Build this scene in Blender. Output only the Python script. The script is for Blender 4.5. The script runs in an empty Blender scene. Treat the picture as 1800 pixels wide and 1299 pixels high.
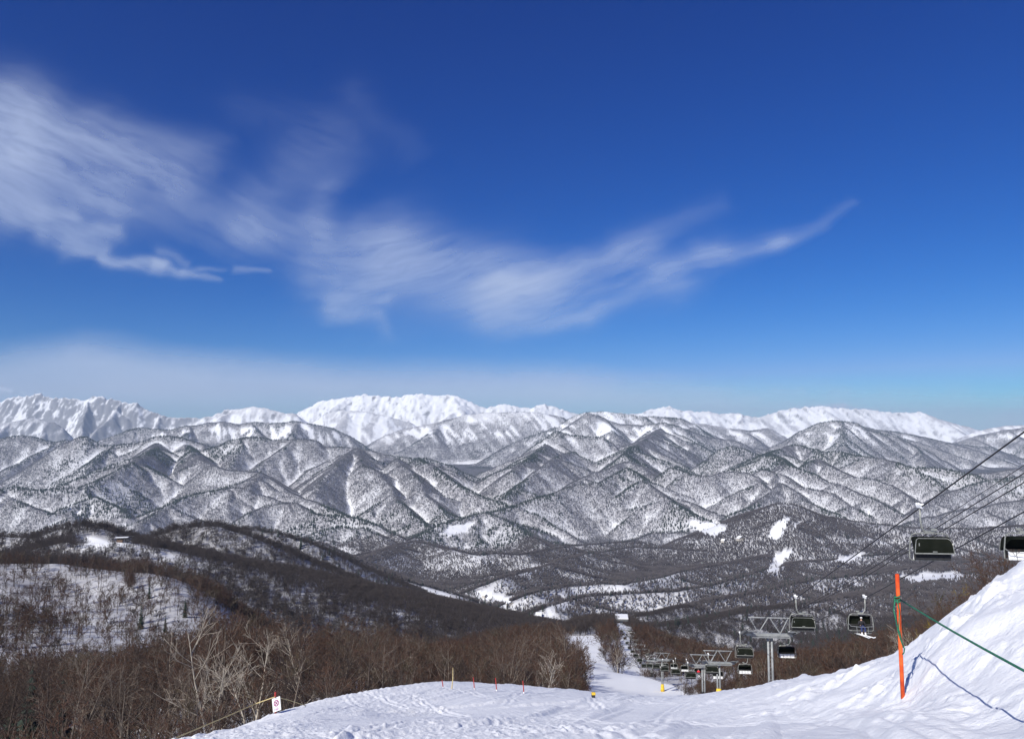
import bpy, bmesh, math, random, time
import numpy as np
from mathutils import Vector, Matrix
T0 = time.time()
SC = bpy.context.scene
COL = SC.collection
rnd = random.Random(7)
RNG = np.random.default_rng(11)

# ------------------------------------------------------------------ camera
F = 1350.0                                   # focal length in photograph pixels (1800 wide)
PITCH = math.atan((770 - 649.5) / F)
cam_d = bpy.data.cameras.new('camera')
cam = bpy.data.objects.new('camera', cam_d)
COL.objects.link(cam)
cam.location = (0, 0, 0)
cam.rotation_euler = (math.pi / 2 + PITCH, 0, 0)
cam_d.sensor_width = 36.0
cam_d.lens = 36.0 * F / 1800.0
cam_d.clip_start = 0.1
cam_d.clip_end = 900000.0
SC.camera = cam

# ------------------------------------------------------------------ sky, sun, exposure
SUN_EL, SUN_AZ = math.radians(37), math.radians(180 + 35)   # azimuth clockwise from +Y: behind the camera, to the left
w = bpy.data.worlds.new('World')
SC.world = w
w.use_nodes = True
nt = w.node_tree
bg = nt.nodes['Background']
sky = nt.nodes.new('ShaderNodeTexSky')
sky.sky_type = 'NISHITA'
sky.sun_disc = False
sky.sun_elevation = SUN_EL
sky.sun_rotation = SUN_AZ
sky.altitude = 1400
sky.air_density = 1.0
sky.dust_density = 0.0
sky.ozone_density = 3.0
hsv = nt.nodes.new('ShaderNodeHueSaturation')
hsv.inputs['Saturation'].default_value = 1.28
hsv.inputs['Value'].default_value = 1.0
nt.links.new(sky.outputs[0], hsv.inputs['Color'])
tint = nt.nodes.new('ShaderNodeMix'); tint.data_type = 'RGBA'; tint.blend_type = 'MULTIPLY'; tint.inputs['Factor'].default_value = 1.0
tint.inputs['B'].default_value = (0.98, 0.43, 0.77, 1)     # the camera's cool white balance
gm = nt.nodes.new('ShaderNodeGamma'); gm.inputs['Gamma'].default_value = 1.35
nt.links.new(hsv.outputs[0], gm.inputs['Color'])
sp_ = nt.nodes.new('ShaderNodeSeparateColor'); cb_ = nt.nodes.new('ShaderNodeCombineColor')      # steeper red curve: the deep zenith blue of high mountain air
pw = nt.nodes.new('ShaderNodeMath'); pw.operation = 'POWER'; pw.inputs[1].default_value = 1.567
ms = nt.nodes.new('ShaderNodeMath'); ms.operation = 'MULTIPLY'; ms.inputs[1].default_value = 0.156
nt.links.new(gm.outputs[0], sp_.inputs[0]); nt.links.new(sp_.outputs[0], pw.inputs[0]); nt.links.new(pw.outputs[0], ms.inputs[0])
mn = nt.nodes.new('ShaderNodeMath'); mn.operation = 'MINIMUM'; mn.inputs[1].default_value = 2.9
nt.links.new(ms.outputs[0], mn.inputs[0]); nt.links.new(mn.outputs[0], cb_.inputs[0]); nt.links.new(sp_.outputs[1], cb_.inputs[1]); pb_ = nt.nodes.new('ShaderNodeMath'); pb_.operation = 'POWER'; pb_.inputs[1].default_value = 0.8; mb_ = nt.nodes.new('ShaderNodeMath'); mb_.operation = 'MULTIPLY'; mb_.inputs[1].default_value = 1.34
nt.links.new(sp_.outputs[2], pb_.inputs[0]); nt.links.new(pb_.outputs[0], mb_.inputs[0]); nt.links.new(mb_.outputs[0], cb_.inputs[2])
nt.links.new(cb_.outputs[0], tint.inputs['A'])
nt.links.new(tint.outputs['Result'], bg.inputs['Color'])
bg.inputs['Strength'].default_value = 0.066
sd = bpy.data.lights.new('sun', 'SUN')
sd.energy = 5.0
sd.angle = math.radians(0.5)
sd.color = (1.0, 0.95, 0.85)
sun = bpy.data.objects.new('sun', sd)
COL.objects.link(sun)
tosun = Vector((math.sin(SUN_AZ) * math.cos(SUN_EL), math.cos(SUN_AZ) * math.cos(SUN_EL), math.sin(SUN_EL)))
sun.rotation_euler = tosun.to_track_quat('Z', 'Y').to_euler()
sun.location = tosun * 60
SC.view_settings.view_transform = 'Standard'
SC.view_settings.look = 'None'
SC.view_settings.exposure = 0.2
SC.view_settings.gamma = 1.0
SC.render.engine = 'CYCLES'
SC.cycles.max_bounces = 6
SC.cycles.transparent_max_bounces = 16
SC.cycles.use_denoising = True
SC.cycles.denoiser = 'OPENIMAGEDENOISE'
SC.cycles.denoising_input_passes = 'RGB_ALBEDO_NORMAL'
SC.cycles.denoising_prefilter = 'ACCURATE'
SC.cycles.volume_step_rate = 10

# ------------------------------------------------------------------ pixel <-> place
cp, sp = math.cos(PITCH), math.sin(PITCH)
def slopes(px, py):
    """photograph pixel -> (x/y, z/y) of the line of sight"""
    x = (np.asarray(px, float) - 900) / F
    v = -(np.asarray(py, float) - 649.5) / F
    dy = cp - v * sp
    return x / dy, (sp + v * cp) / dy
def P(px, py, Y):
    a, b = slopes(px, py)
    return Vector((float(a) * Y, Y, float(b) * Y))
def to_px(u, s):
    """(x/y, z/y) -> photograph pixel"""
    f = cp + s * sp
    v = (s * cp - sp) / f
    return 900 + F * u / f, 649.5 - F * v

# ------------------------------------------------------------------ noise
def _hash(ix, iy, seed):
    n = (ix.astype(np.int64) * 374761393 + iy.astype(np.int64) * 668265263 + seed * 974711 + 12345) & 0xffffffff
    n = ((n ^ (n >> 13)) * 1274126177) & 0xffffffff
    n = n ^ (n >> 16)
    return (n & 0xffffff) / float(0xffffff)
def vnoise(x, y, seed=0):
    x0 = np.floor(x); y0 = np.floor(y)
    fx = x - x0; fy = y - y0
    fx = fx * fx * fx * (fx * (fx * 6 - 15) + 10); fy = fy * fy * fy * (fy * (fy * 6 - 15) + 10)
    ix = x0.astype(np.int64); iy = y0.astype(np.int64)
    a = _hash(ix, iy, seed); b = _hash(ix + 1, iy, seed); c = _hash(ix, iy + 1, seed); d = _hash(ix + 1, iy + 1, seed)
    return (a + (b - a) * fx) * (1 - fy) + (c + (d - c) * fx) * fy     # 0..1
def fbm(x, y, octv=4, seed=0, gain=0.5):
    s = 0; a = 1.0; t = 0
    for o in range(octv):
        s = s + a * (vnoise(x, y, seed + o * 17) * 2 - 1); t += a
        x, y = (x * 0.8 - y * 0.6) * 2.03 + 11.3, (x * 0.6 + y * 0.8) * 2.03 + 5.1; a *= gain
    return s / t
def sstep(a, b, x):
    t = np.clip((x - a) / (b - a), 0, 1)
    return t * t * (3 - 2 * t)

# ------------------------------------------------------------------ the terrain as one height grid over (x/y, y)
NU = 1000
U = np.linspace(-0.86, 0.86, NU)
def geo(a, b, n): return np.exp(np.linspace(math.log(a), math.log(b), n, endpoint=False))
YR = np.concatenate([geo(3.2, 100, 600), geo(100, 3400, 560), geo(3400, 13000, 470), np.exp(np.linspace(math.log(13000), math.log(27000), 380))])
R_NEAR, R_HILL, R_MTN = 600, 600 + 560, 600 + 560 + 470
NR = len(YR)
LY = np.log(YR)

# control points of the ground: (px, py, distance) read off the photograph where the ground shows, guessed behind brows
CTRL = [
 (330,1299,20),(600,1299,14),(900,1299,11.5),(1200,1299,9.5),(1500,1299,7.8),(1800,1299,6.5),(2050,1299,5.5),(-200,1420,14),(100,1360,17),
 (700,1250,28),(900,1250,24),(1100,1260,21),(1300,1260,17),(1500,1240,12.5),(1587,1225,11.3),(1700,1200,9.8),(1800,1180,8.7),
 (485,1253,30),(600,1226,42),(680,1214,52),(760,1207,60),(900,1213,60),(1045,1222,55),(1150,1232,50),(1250,1237,45),(1340,1216,40),(1450,1187,30),(1550,1158,21),
 (1620,1126,16.5),(1670,1086,14),(1700,1062,13),(1750,1044,12),(1800,1029,11.3),(1900,1012,11),(2050,1000,10.5),
 # beyond the brow
 (300,1345,28),(0,1370,40),(200,1340,50),(400,1300,45),(550,1262,60),(700,1240,75),(800,1236,80),(900,1240,80),(1045,1241,80),(1150,1247,75),
 (1330,1243,70),(1320,1232,92),(1420,1240,60),(1520,1225,50),(1600,1220,40),(1680,1180,32),(1760,1160,30),(1850,1120,27),(2000,1060,25),
 (1250,1230,131),(1226,1231,149),(1156,1213,237),(1060,1224,112),(1050,1203,230),(1180,1222,190),(1075,1180,300),(1130,1200,300),(1130,1192,262),(1075,1193,262),(1040,1160,345),(1000,1128,430),(990,1120,475),(1040,1118,480),
 (1105,1160,345),(1100,1130,430),(1092,1098,540),
 # forest left
 (0,1330,90),(0,1270,140),(100,1240,160),(250,1290,90),(250,1220,180),(400,1240,100),(500,1195,150),(600,1192,170),(700,1190,180),(800,1186,220),(900,1182,250),(960,1165,310),(850,1160,360),
 (0,1190,220),(150,1190,230),(300,1180,260),(450,1170,300),(600,1190,340),(-300,1300,100),(-300,1200,220),
 # slope across the gully
 (-300,985,490),(0,990,490),(100,992,482),(200,1010,455),(300,1020,430),(0,1055,370),(100,1045,410),(250,1075,370),(330,1125,310),(160,1120,300),(400,1090,380),(-300,1060,370),
 (500,1130,500),(600,1160,500),(750,1150,520),(900,1125,520),(0,1010,620),(200,1030,600),(400,1075,560),
 # right flank under and beyond the lift
 (1450,1218,110),(1600,1185,90),(1750,1130,80),(1900,1095,80),(1350,1203,180),(1500,1190,220),(1650,1165,200),(1800,1130,200),(2000,1100,200),(1250,1185,280),(1200,1160,400),(1350,1180,400),(1500,1175,420),(1700,1150,400),(1900,1120,400),
 (985,1117,600),(1092,1094,700),(1200,1160,620),(1350,1165,620),(1500,1150,620),(1700,1110,620),(2000,1060,620),
 (700,1150,900),(900,1150,1000),(1070,1120,1000),(1250,1160,1000),(1450,1150,1000),(1650,1120,1000),(1900,1080,1000),
 (900,1117,1450),(1200,1120,1450),(1450,1110,1450),(1700,1085,1450),(1950,1060,1450),
 (0,985,1100),(200,1000,1100),(400,1060,1100),(550,1090,1000),(-300,985,1100),
 (-300,1000,1800),(0,1020,1800),(200,1040,1700),(400,1060,1700),(600,1070,1700),(800,1075,2000),(1000,1062,2000),(1200,1058,2000),(1450,1050,2000),(1650,1035,2000),(1900,1020,2000),
 (-300,980,2900),(0,990,2900),(300,990,2900),(640,996,2900),(870,1000,2900),(1100,1001,2900),(1350,998,2900),(1600,990,2900),(2000,980,2900),
]
for px in (-300, 0, 300, 600, 900, 1200, 1500, 1800, 2100):
    CTRL += [(px, 935, 4300), (px, 875, 6200), (px, 825, 9500), (px, 795, 14000), (px, 782, 27000)]
c = np.array(CTRL, float)
cu, cs = slopes(c[:, 0], c[:, 1]); cy = np.log(c[:, 2])
cw = cs + 1.65 / c[:, 2]
extra = np.array([(-0.9, math.log(2.5), -0.16), (0, math.log(2.5), -0.14), (0.9, math.log(2.5), -0.05)])
cu = np.append(cu, extra[:, 0]); cy = np.append(cy, extra[:, 1]); cw = np.append(cw, extra[:, 2])
KU = 2.6
def _phi(r2): return 0.5 * r2 * np.log(r2 + 1e-9)
A = np.stack([cu * KU, cy], 1); n = len(A)
K = _phi(((A[:, None] - A[None]) ** 2).sum(2)) + np.eye(n) * 0.0015
Pm = np.concatenate([np.ones((n, 1)), A], 1)
M = np.block([[K, Pm], [Pm.T, np.zeros((3, 3))]])
sol = np.linalg.solve(M, np.concatenate([cw, np.zeros(3)]))
def tps(u, ly):
    q0, q1 = u * KU, ly
    r = sol[n] + sol[n + 1] * q0 + sol[n + 2] * q1
    for i in range(n):
        r = r + sol[i] * _phi((q0 - A[i, 0]) ** 2 + (q1 - A[i, 1]) ** 2)
    return r
ci = np.unique(np.append(np.arange(0, NR, 5), NR - 1)); cj = np.unique(np.append(np.arange(0, NU, 10), NU - 1))
Wc = tps(U[cj][None, :] + 0 * LY[ci][:, None], LY[ci][:, None] + 0 * U[cj][None, :])
tmp = np.stack([np.interp(np.arange(NU), cj, Wc[k]) for k in range(len(ci))])
fi = np.interp(np.arange(NR), ci, np.arange(len(ci))); k0 = np.minimum(fi.astype(int), len(ci) - 2); ft = (fi - k0)[:, None]
W = tmp[k0] * (1 - ft) + tmp[k0 + 1] * ft
GY = YR[:, None] + 0 * U[None, :]
GX = U[None, :] * YR[:, None]
H = W * GY - 1.65

# ---- ridges: polylines (px, py[, Y]); the terrain is the envelope of slopes falling away from them
YMAP = [(690,17500),(700,16500),(712,15500),(725,12500),(740,10000),(755,8500),(770,6900),(790,5800),(815,4800),(860,4300),(900,3900),(955,3400),(985,2700),(1020,2100),(1050,1700),(1080,1400),(1110,1150),(1135,950)]
_ym = np.array(YMAP, float)
def Ymap(py): return float(np.exp(np.interp(py, _ym[:, 0], np.log(_ym[:, 1]))))
def line(pts, Y=None, dY=1.0):
    out = []
    for p in pts:
        y = p[2] if len(p) > 2 else (Y if Y else Ymap(p[1]) * dY)
        out.append(P(p[0], p[1], y))
    return np.array([tuple(v) for v in out])
SEGS = []          # (p0, p1, slope)
def add_line(L, s):
    for a, b in zip(L[:-1], L[1:]): SEGS.append((a, b, s))
def resample(L, step):
    d = np.r_[0, np.cumsum(np.hypot(*np.diff(L[:, :2], axis=0).T))]
    m = max(2, int(d[-1] / step) + 1); t = np.linspace(0, d[-1], m)
    return np.stack([np.interp(t, d, L[:, k]) for k in range(3)], 1)
def spurs(L, r, every, length, fall, s, level=1, sub=True, both=True):
    Q = resample(L, 40 * max(1, every / 250))
    d = np.r_[0, np.cumsum(np.hypot(*np.diff(Q[:, :2], axis=0).T))]
    t = every * r.uniform(0.2, 0.8); side = 1
    while t < d[-1]:
        k = min(int(np.searchsorted(d, t)), len(Q) - 2)
        tan = Q[k + 1] - Q[k]; tan = tan[:2] / (np.hypot(*tan[:2]) + 1e-6)
        for sd_ in ((1, -1) if level == 1 and both else (side,)):
            nrm = np.array([-tan[1], tan[0]]) * sd_
            if level == 1 and nrm[1] > 0.5 and r.random() < 0.6: continue
            if level == 1 and r.random() < .15: continue
            a = r.uniform(-0.6, 0.6); ca, sa = math.cos(a), math.sin(a)
            dr = np.array([nrm[0] * ca - nrm[1] * sa, nrm[0] * sa + nrm[1] * ca])
            ln = length * r.uniform(0.3, 1.5); p = Q[k].copy(); pts = [p.copy()]
            m = 6 if level == 1 else 4; f = fall * r.uniform(0.85, 1.15)
            for q in range(m):
                a = r.uniform(-0.22, 0.22); ca, sa = math.cos(a), math.sin(a)
                dr = np.array([dr[0] * ca - dr[1] * sa, dr[0] * sa + dr[1] * ca])
                p = p + np.array([dr[0] * ln / m, dr[1] * ln / m, -f * ln / m * (0.8 + 0.5 * q / m)]); pts.append(p.copy())
            pts = np.array(pts); add_line(pts, s)
            if sub: spurs(pts, r, every * 0.55, length * 0.36, fall * 1.25, s * 1.08, level + 1, False)
        side = -side
        t += every * r.uniform(0.9, 1.7)
rr = random.Random(3)
def ridge(pts, s=0.62, every=300, length=750, fall=0.36, Y=None, dY=1.0, sub=True):
    L = line(pts, Y, dY)
    if L[0][1] > 3600: s = s * 1.2; fall = fall * 1.12
    add_line(L, s)
    if every: spurs(L, rr, every * (1.6 if L[0][1] > 3600 else 1.25), length * 1.15, fall, s * 1.06, sub=sub)
# far snowy peaks
ridge([(-220,712),(-60,706),(0,712),(15,700),(50,697),(68,693),(90,701),(125,702),(145,706),(160,700),(178,696),(195,701),(215,708),(243,710),(262,722),(285,730),(310,735),(345,735),(375,732),(395,722),(425,720)], .95, 420, 2000, .62, Y=16500)
ridge([(-60,735),(0,745),(30,738),(60,734),(90,742),(110,752)], 1.0, 320, 1000, .62, Y=14800)
ridge([(375,735),(410,724),(425,720),(445,715),(460,717),(475,722),(500,727),(520,728)], .6, 700, 1500, .42, Y=14000)
ridge([(520,728),(540,716),(570,705),(600,700),(630,697),(645,693),(668,697),(675,699),(700,698),(740,693),(760,697),(790,695),(805,698),(830,710),(848,717),(870,716),(885,711),(900,714),(930,718),(956,710),(975,716),(1010,728),(1035,729)], .62, 520, 2200, .42, Y=17000)
ridge([(1035,729),(1090,727),(1120,729),(1145,720),(1175,714),(1200,722),(1225,725),(1245,724),(1270,728),(1300,727),(1330,734),(1350,729)], .6, 520, 2000, .42, Y=19000)
ridge([(1330,735),(1350,728),(1375,722),(1410,716),(1450,715),(1490,719),(1535,722),(1560,725),(1590,726),(1612,724),(1630,728),(1650,736),(1680,745),(1710,753),(1725,756)], .6, 520, 2000, .42, Y=18500)
ridge([(1690,770),(1710,760),(1745,751),(1775,748),(1800,747),(1880,742),(2000,740)], .5, 700, 1600, .36, Y=13500)
ridge([(540,745),(570,730),(600,722),(640,724),(680,730),(720,742)], .5, 600, 1200, .36, Y=14500)
# high forested ranges
ridge([(-200,775),(0,772),(12,768),(38,765),(70,770),(100,778),(118,774)], dY=1.0, Y=7600)
ridge([(205,767),(220,757),(240,752),(270,754),(300,755),(320,750),(350,748),(375,743),(395,741),(420,747),(450,742),(480,745),(515,740),(540,745),(580,752),(610,765),(640,782),(655,790)], Y=9300)
ridge([(650,790),(665,775),(680,765),(700,756),(740,748),(770,742),(790,738),(815,729),(860,726),(900,725),(940,725),(980,731)], .5, 350, 1100, .32, Y=11500)
ridge([(900,778),(925,768),(960,757),(985,745),(1005,735),(1030,725),(1060,724),(1090,727),(1120,731),(1150,732),(1200,735)], .55, 350, 1200, .34, Y=10200)
ridge([(1030,726),(1060,737),(1085,745),(1110,748),(1130,748),(1150,745),(1168,743),(1190,750),(1215,760),(1245,770),(1280,774),(1300,778),(1340,798),(1380,806)], .58, 330, 1000, .35, Y=8800)
ridge([(1200,745),(1240,745),(1280,752),(1320,757),(1350,752)], .5, 350, 900, .35, Y=11800)
ridge([(1300,790),(1350,790),(1380,775),(1410,757),(1440,744),(1462,740),(1490,742),(1505,745),(1530,757),(1550,760),(1580,770),(1620,790)], .6, 330, 1000, .36, Y=9000)
ridge([(1510,748),(1540,755),(1580,760),(1620,768),(1650,775),(1680,780),(1720,785),(1745,787),(1770,797),(1800,806),(1900,815)], .55, 350, 1000, .36, Y=10400)
ridge([(1680,778),(1720,765),(1760,757),(1800,752),(1900,750)], .55, 350, 900, .36, Y=11500)
# middle ranges
ridge([(-200,840),(-80,850),(25,858),(50,835),(70,815),(100,790),(120,778),(140,769),(155,769),(180,782),(205,783),(240,780),(260,775),(275,768),(300,766),(320,770),(350,780),(375,787)], Y=6300)
ridge([(300,767),(285,777),(260,797),(230,815),(200,833),(170,848),(140,858),(100,861),(60,862),(25,856),(0,862),(-120,850)], .6, 240, 700, .36, dY=.98)
ridge([(305,768),(330,785),(355,805),(380,820),(400,826),(430,827),(450,830),(480,848),(500,862),(530,877),(560,886),(600,900),(630,915),(660,930),(700,948)], .62, 240, 600, .38, dY=1.0)
ridge([(360,790),(400,775),(430,771),(450,768),(480,773),(520,773),(550,773),(570,785),(610,787),(640,790),(680,800),(720,806),(745,806),(770,811),(800,820),(830,835),(860,850),(880,862),(900,876)], .6, 270, 800, .36, Y=6000)
ridge([(625,789),(605,808),(590,820),(560,845),(550,868)], .62, 220, 420, .4)
ridge([(628,790),(640,820),(665,830),(680,850),(700,880),(730,910),(760,932)], .62, 230, 480, .4)
ridge([(700,806),(735,840),(750,868),(785,905)], .62, 220, 450, .4)
ridge([(735,806),(760,818),(800,850),(840,870),(870,880),(890,884)], .62, 240, 480, .38, dY=1.04)
ridge([(230,938),(260,915),(300,888),(330,873),(360,866),(390,862),(410,858),(430,862),(445,845),(455,832)], .6, 200, 520, .38, dY=.98)
ridge([(110,893),(150,880),(170,875),(190,883),(210,895),(230,910)], .6, 180, 380, .4)
ridge([(-120,862),(0,868),(30,878),(60,890),(90,905),(120,900),(140,920),(165,940)], .62, 200, 420, .42)
ridge([(440,905),(470,892),(500,885),(520,885),(540,893),(560,903),(590,907),(630,910),(660,925),(690,940),(712,950)], .58, 190, 450, .38, dY=.97)
ridge([(400,890),(420,878),(450,872),(480,880),(500,886)], .58, 190, 420, .38)
ridge([(560,935),(600,925),(640,930),(680,950)], .5, 170, 350, .35, dY=.97)
ridge([(715,952),(740,940),(775,922),(810,912),(830,905),(850,902),(870,908),(900,925),(930,945),(955,962)], .5, 200, 420, .36, dY=.98)
ridge([(860,902),(900,890),(935,880),(970,870),(990,860),(1020,852),(1060,850),(1080,838),(1095,828),(1105,823),(1120,832),(1140,850),(1170,872),(1200,892),(1230,908),(1255,918)], .6, 230, 600, .36)
ridge([(990,860),(1015,845),(1040,832),(1075,820),(1100,812),(1125,819),(1150,838),(1180,862),(1200,880),(1240,898),(1280,910)], .58, 260, 500, .37, dY=1.06)
ridge([(930,800),(950,778),(985,758),(1010,765),(1040,768),(1060,768),(1075,778),(1100,785),(1120,797),(1150,808),(1180,820),(1210,832),(1250,838)], .62, 250, 800, .38, Y=6700)
ridge([(900,830),(920,812),(945,795),(960,780)], .62, 220, 450, .42, dY=1.05)
ridge([(890,875),(910,850),(935,835),(960,815),(985,800),(1010,795)], .62, 220, 450, .42, dY=1.05)
ridge([(1225,835),(1250,810),(1270,792),(1290,784),(1310,790),(1340,803),(1375,815)], .6, 240, 650, .38, Y=6200)
ridge([(1165,745),(1150,765),(1120,785),(1100,800)], .6, 260, 500, .38, dY=1.02)
ridge([(1180,822),(1220,835),(1250,838),(1270,832),(1300,832),(1325,840),(1345,860)], .6, 220, 520, .38, dY=1.0)
ridge([(1345,800),(1380,785),(1400,783),(1430,790),(1450,795),(1480,795),(1510,803),(1550,808),(1580,815),(1600,822),(1640,823),(1680,828),(1710,835),(1740,850)], .6, 240, 640, .38, dY=1.0)
ridge([(1340,800),(1370,806),(1390,820),(1430,835),(1450,845),(1480,855),(1520,875),(1550,888),(1585,905)], .6, 200, 430, .4, dY=.98)
ridge([(1410,820),(1425,813),(1440,808),(1460,820),(1500,838),(1540,843),(1570,855),(1600,875),(1620,890)], .6, 210, 430, .4)
ridge([(1340,826),(1380,838),(1400,855),(1430,862),(1460,868),(1490,890),(1510,900)], .6, 190, 400, .4)
ridge([(1290,905),(1320,890),(1345,870),(1370,850),(1390,862),(1410,880),(1440,895),(1470,908)], .58, 180, 380, .38, dY=1.0)
ridge([(1480,895),(1530,880),(1560,895),(1590,912)], .55, 180, 300, .4, dY=1.0)
ridge([(1600,905),(1640,880),(1680,862),(1720,848),(1760,842),(1800,838),(1900,825)], .6, 230, 600, .38, dY=.98)
ridge([(1600,850),(1650,838),(1700,836),(1760,828),(1820,820),(1900,815)], .58, 240, 600, .38, dY=1.12)
ridge([(1560,930),(1620,915),(1680,900),(1740,890),(1800,878),(1900,860)], .5, 220, 500, .34, dY=.98)
# rolling plateau in the valley
PL = dict(s=.46, every=150, length=300, fall=.26)
ridge([(1290,935),(1320,915),(1340,897),(1365,886),(1385,886),(1400,900),(1440,907),(1480,913),(1530,920),(1590,926),(1650,930),(1720,930),(1800,925)], .42, 170, 380, .26, Y=3300)
ridge([(600,995),(620,990),(660,975),(700,958),(730,953),(760,960),(800,970),(840,975),(880,972),(920,975),(960,968),(1000,962)], .42, 150, 330, .28, dY=.95)
ridge([(950,962),(1000,960),(1050,958),(1100,953),(1150,940),(1200,936),(1250,945),(1300,950),(1350,950),(1420,953)], **PL)
ridge([(880,1018),(900,1010),(940,1000),(990,985),(1040,974),(1085,966),(1120,962),(1180,965),(1240,968)], **PL)
ridge([(930,1048),(950,1040),(1000,1030),(1060,1025),(1100,1030),(1140,1020),(1180,1010),(1230,1000),(1300,988),(1360,975),(1420,968)], **PL)
ridge([(965,1068),(1000,1055),(1040,1048),(1080,1045),(1150,1041),(1200,1040),(1250,1030),(1340,1006),(1400,990),(1500,980),(1600,975),(1700,965)], **PL)
ridge([(1130,1085),(1170,1078),(1250,1057),(1330,1045),(1400,1027),(1480,1015),(1560,1008),(1650,996),(1760,985)], **PL)
ridge([(1150,1105),(1200,1100),(1260,1090),(1360,1072),(1460,1060),(1550,1045),(1640,1030),(1750,1005),(1850,990)], .3, 120, 180, .2)
ridge([(1480,965),(1560,955),(1640,950),(1720,950),(1800,945)], **PL)
# hills on the left
ridge([(-200,940),(-100,945),(0,943),(60,945),(100,937),(125,928),(150,924),(172,928),(190,936),(215,948)], .45, 95, 190, .28, Y=820)
ridge([(120,954),(150,955),(210,951),(260,964),(330,983),(400,1006)], .30, 90, 120, .2, Y=700, sub=False)
ridge([(270,958),(300,938),(330,928),(380,925),(415,936),(440,950),(480,972),(520,992),(570,1016),(620,1042),(680,1070),(740,1096),(800,1122),(860,1144)], .5, 105, 230, .3, Y=900)
ridge([(380,940),(405,930),(440,931),(470,937),(520,952),(570,976),(620,1004),(680,1034),(740,1058),(830,1085),(880,1108)], .48, 130, 260, .3, Y=1300)
ridge([(600,1000),(660,1003),(740,1030),(790,1045),(830,1060),(900,1082)], .46, 140, 260, .28, Y=1750)
ridge([(520,960),(560,955),(600,975),(640,998),(700,1020),(770,1040)], .46, 150, 300, .28, Y=2300)

# ---- domain warp, then stamp every segment's tent
wa = np.clip(GY / 5000, .25, 1.6)
WX = GX + wa * (34 * fbm(GX / 420, GY / 420, 3, 5) + 9 * fbm(GX / 90, GY / 90, 2, 6))
WY = GY + wa * (34 * fbm(GX / 420, GY / 420, 3, 9) + 9 * fbm(GX / 90, GY / 90, 2, 8))
TENT = np.full_like(H, -9999.0)
for a, b, s in SEGS:
    zm = max(a[2], b[2]); fl = -520 if a[1] < 7000 else -300
    reach = min(max(60, (zm - fl) / s), 1400 if a[1] < 13000 else 2600)
    y0, y1 = min(a[1], b[1]) - reach, max(a[1], b[1]) + reach
    i0, i1 = np.searchsorted(YR, max(y0, 330)), np.searchsorted(YR, y1)
    if i1 <= i0: continue
    ylo = max(y0, 330)
    us = [(p[0] + d) / yy for p in (a, b) for d in (-reach, reach) for yy in (max(ylo, p[1] - reach), p[1])]
    j0, j1 = np.searchsorted(U, min(us)), np.searchsorted(U, max(us))
    if j1 <= j0: continue
    x = WX[i0:i1, j0:j1]; y = WY[i0:i1, j0:j1]
    dx, dy = b[0] - a[0], b[1] - a[1]; L2 = dx * dx + dy * dy + 1e-6
    t = np.clip(((x - a[0]) * dx + (y - a[1]) * dy) / L2, 0, 1)
    d = np.hypot(x - a[0] - t * dx, y - a[1] - t * dy)
    z = a[2] + t * (b[2] - a[2]) - s * np.sqrt(d * d + 90) + s * 9
    np.maximum(TENT[i0:i1, j0:j1], z, out=TENT[i0:i1, j0:j1])
kk = np.clip(GY / 250, 1, 14)
m_ = np.maximum(H, TENT); HB = m_ + kk * np.log(np.exp((H - m_) / kk) + np.exp((TENT - m_) / kk))
bl = sstep(430, 600, GY)
H = H + (HB - H) * bl
rough = sstep(450, 1500, GY)
H += rough * (fbm(GX / 160, GY / 160, 3, 21) * np.clip(GY / 500, 2, 9) + fbm(GX / 40, GY / 40, 2, 22) * np.clip(GY / 2000, .5, 2.5))
mid = sstep(70, 160, GY) * (1 - rough)
H += mid * (fbm(GX / 45, GY / 45, 3, 25) * 1.6)
# rocky relief of the far peaks
rug = 1 - sstep(-.50, -.40, U[None, :] + 0 * H)
pk = sstep(13000, 14500, GY)
H += pk * sstep(100, 700, H) * ((62 + 10 * rug) * (.5 - 1.6 * np.abs(fbm(GX / 240, GY / 620, 5, 31, .6))) + (12 + 16 * rug) * fbm(GX / 90, GY / 240, 3, 33))

# ---- snow surface detail close to the camera: chunks, drifts, old ski tracks
near = 1 - sstep(55, 95, GY)
PXg, PYg = to_px(U[None, :] + 0 * H, H / GY)
bank = sstep(3.5, 7.5, GX) * (1 - sstep(16, 24, GY))
soft = fbm(GX / 2.6, GY / 5.0, 3, 41) * .05 + fbm(GX / .9, GY / 1.6, 3, 42) * .02
q = GX * .55 + GY * .83; q2 = GX * .83 - GY * .55
tracks = (np.maximum(0, fbm(q2 / .55 + 1.2 * fbm(q / 9, q2 / 9, 2, 43), q / 14, 2, 44) - .12)) * .16
t2 = GX * .96 - GY * .28; t3 = GX * .28 + GY * .96
tracks += np.maximum(0, fbm(t2 / .5, t3 / 11, 2, 47) - .16) * .13
chunk_m = sstep(-.05, .35, fbm(GX / 4.5, GY / 7.5, 3, 45))
def cell_lumps(x, y, seed):
    a = vnoise(x, y, seed) ; b = vnoise(x * 1.9 + 3, y * 1.9 + 7, seed + 1)
    return np.maximum(0, a - .58) * 1.6 + np.maximum(0, b - .62) * .9
lump = (cell_lumps(GX / .14, GY / .2, 51) * .042 + cell_lumps(GX / .07, GY / .1, 57) * .04) * chunk_m
lowb = sstep(.0, .5, fbm(GX / 1.6, GY / 2.2, 2, 67) + .35 * (1 - sstep(9.5, 12.5, GY)))
grain = cell_lumps(GX / .11, GY / .13, 73) * .075 * sstep(-.3, .4, fbm(GX / 1.1, GY / 1.5, 2, 74))
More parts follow.
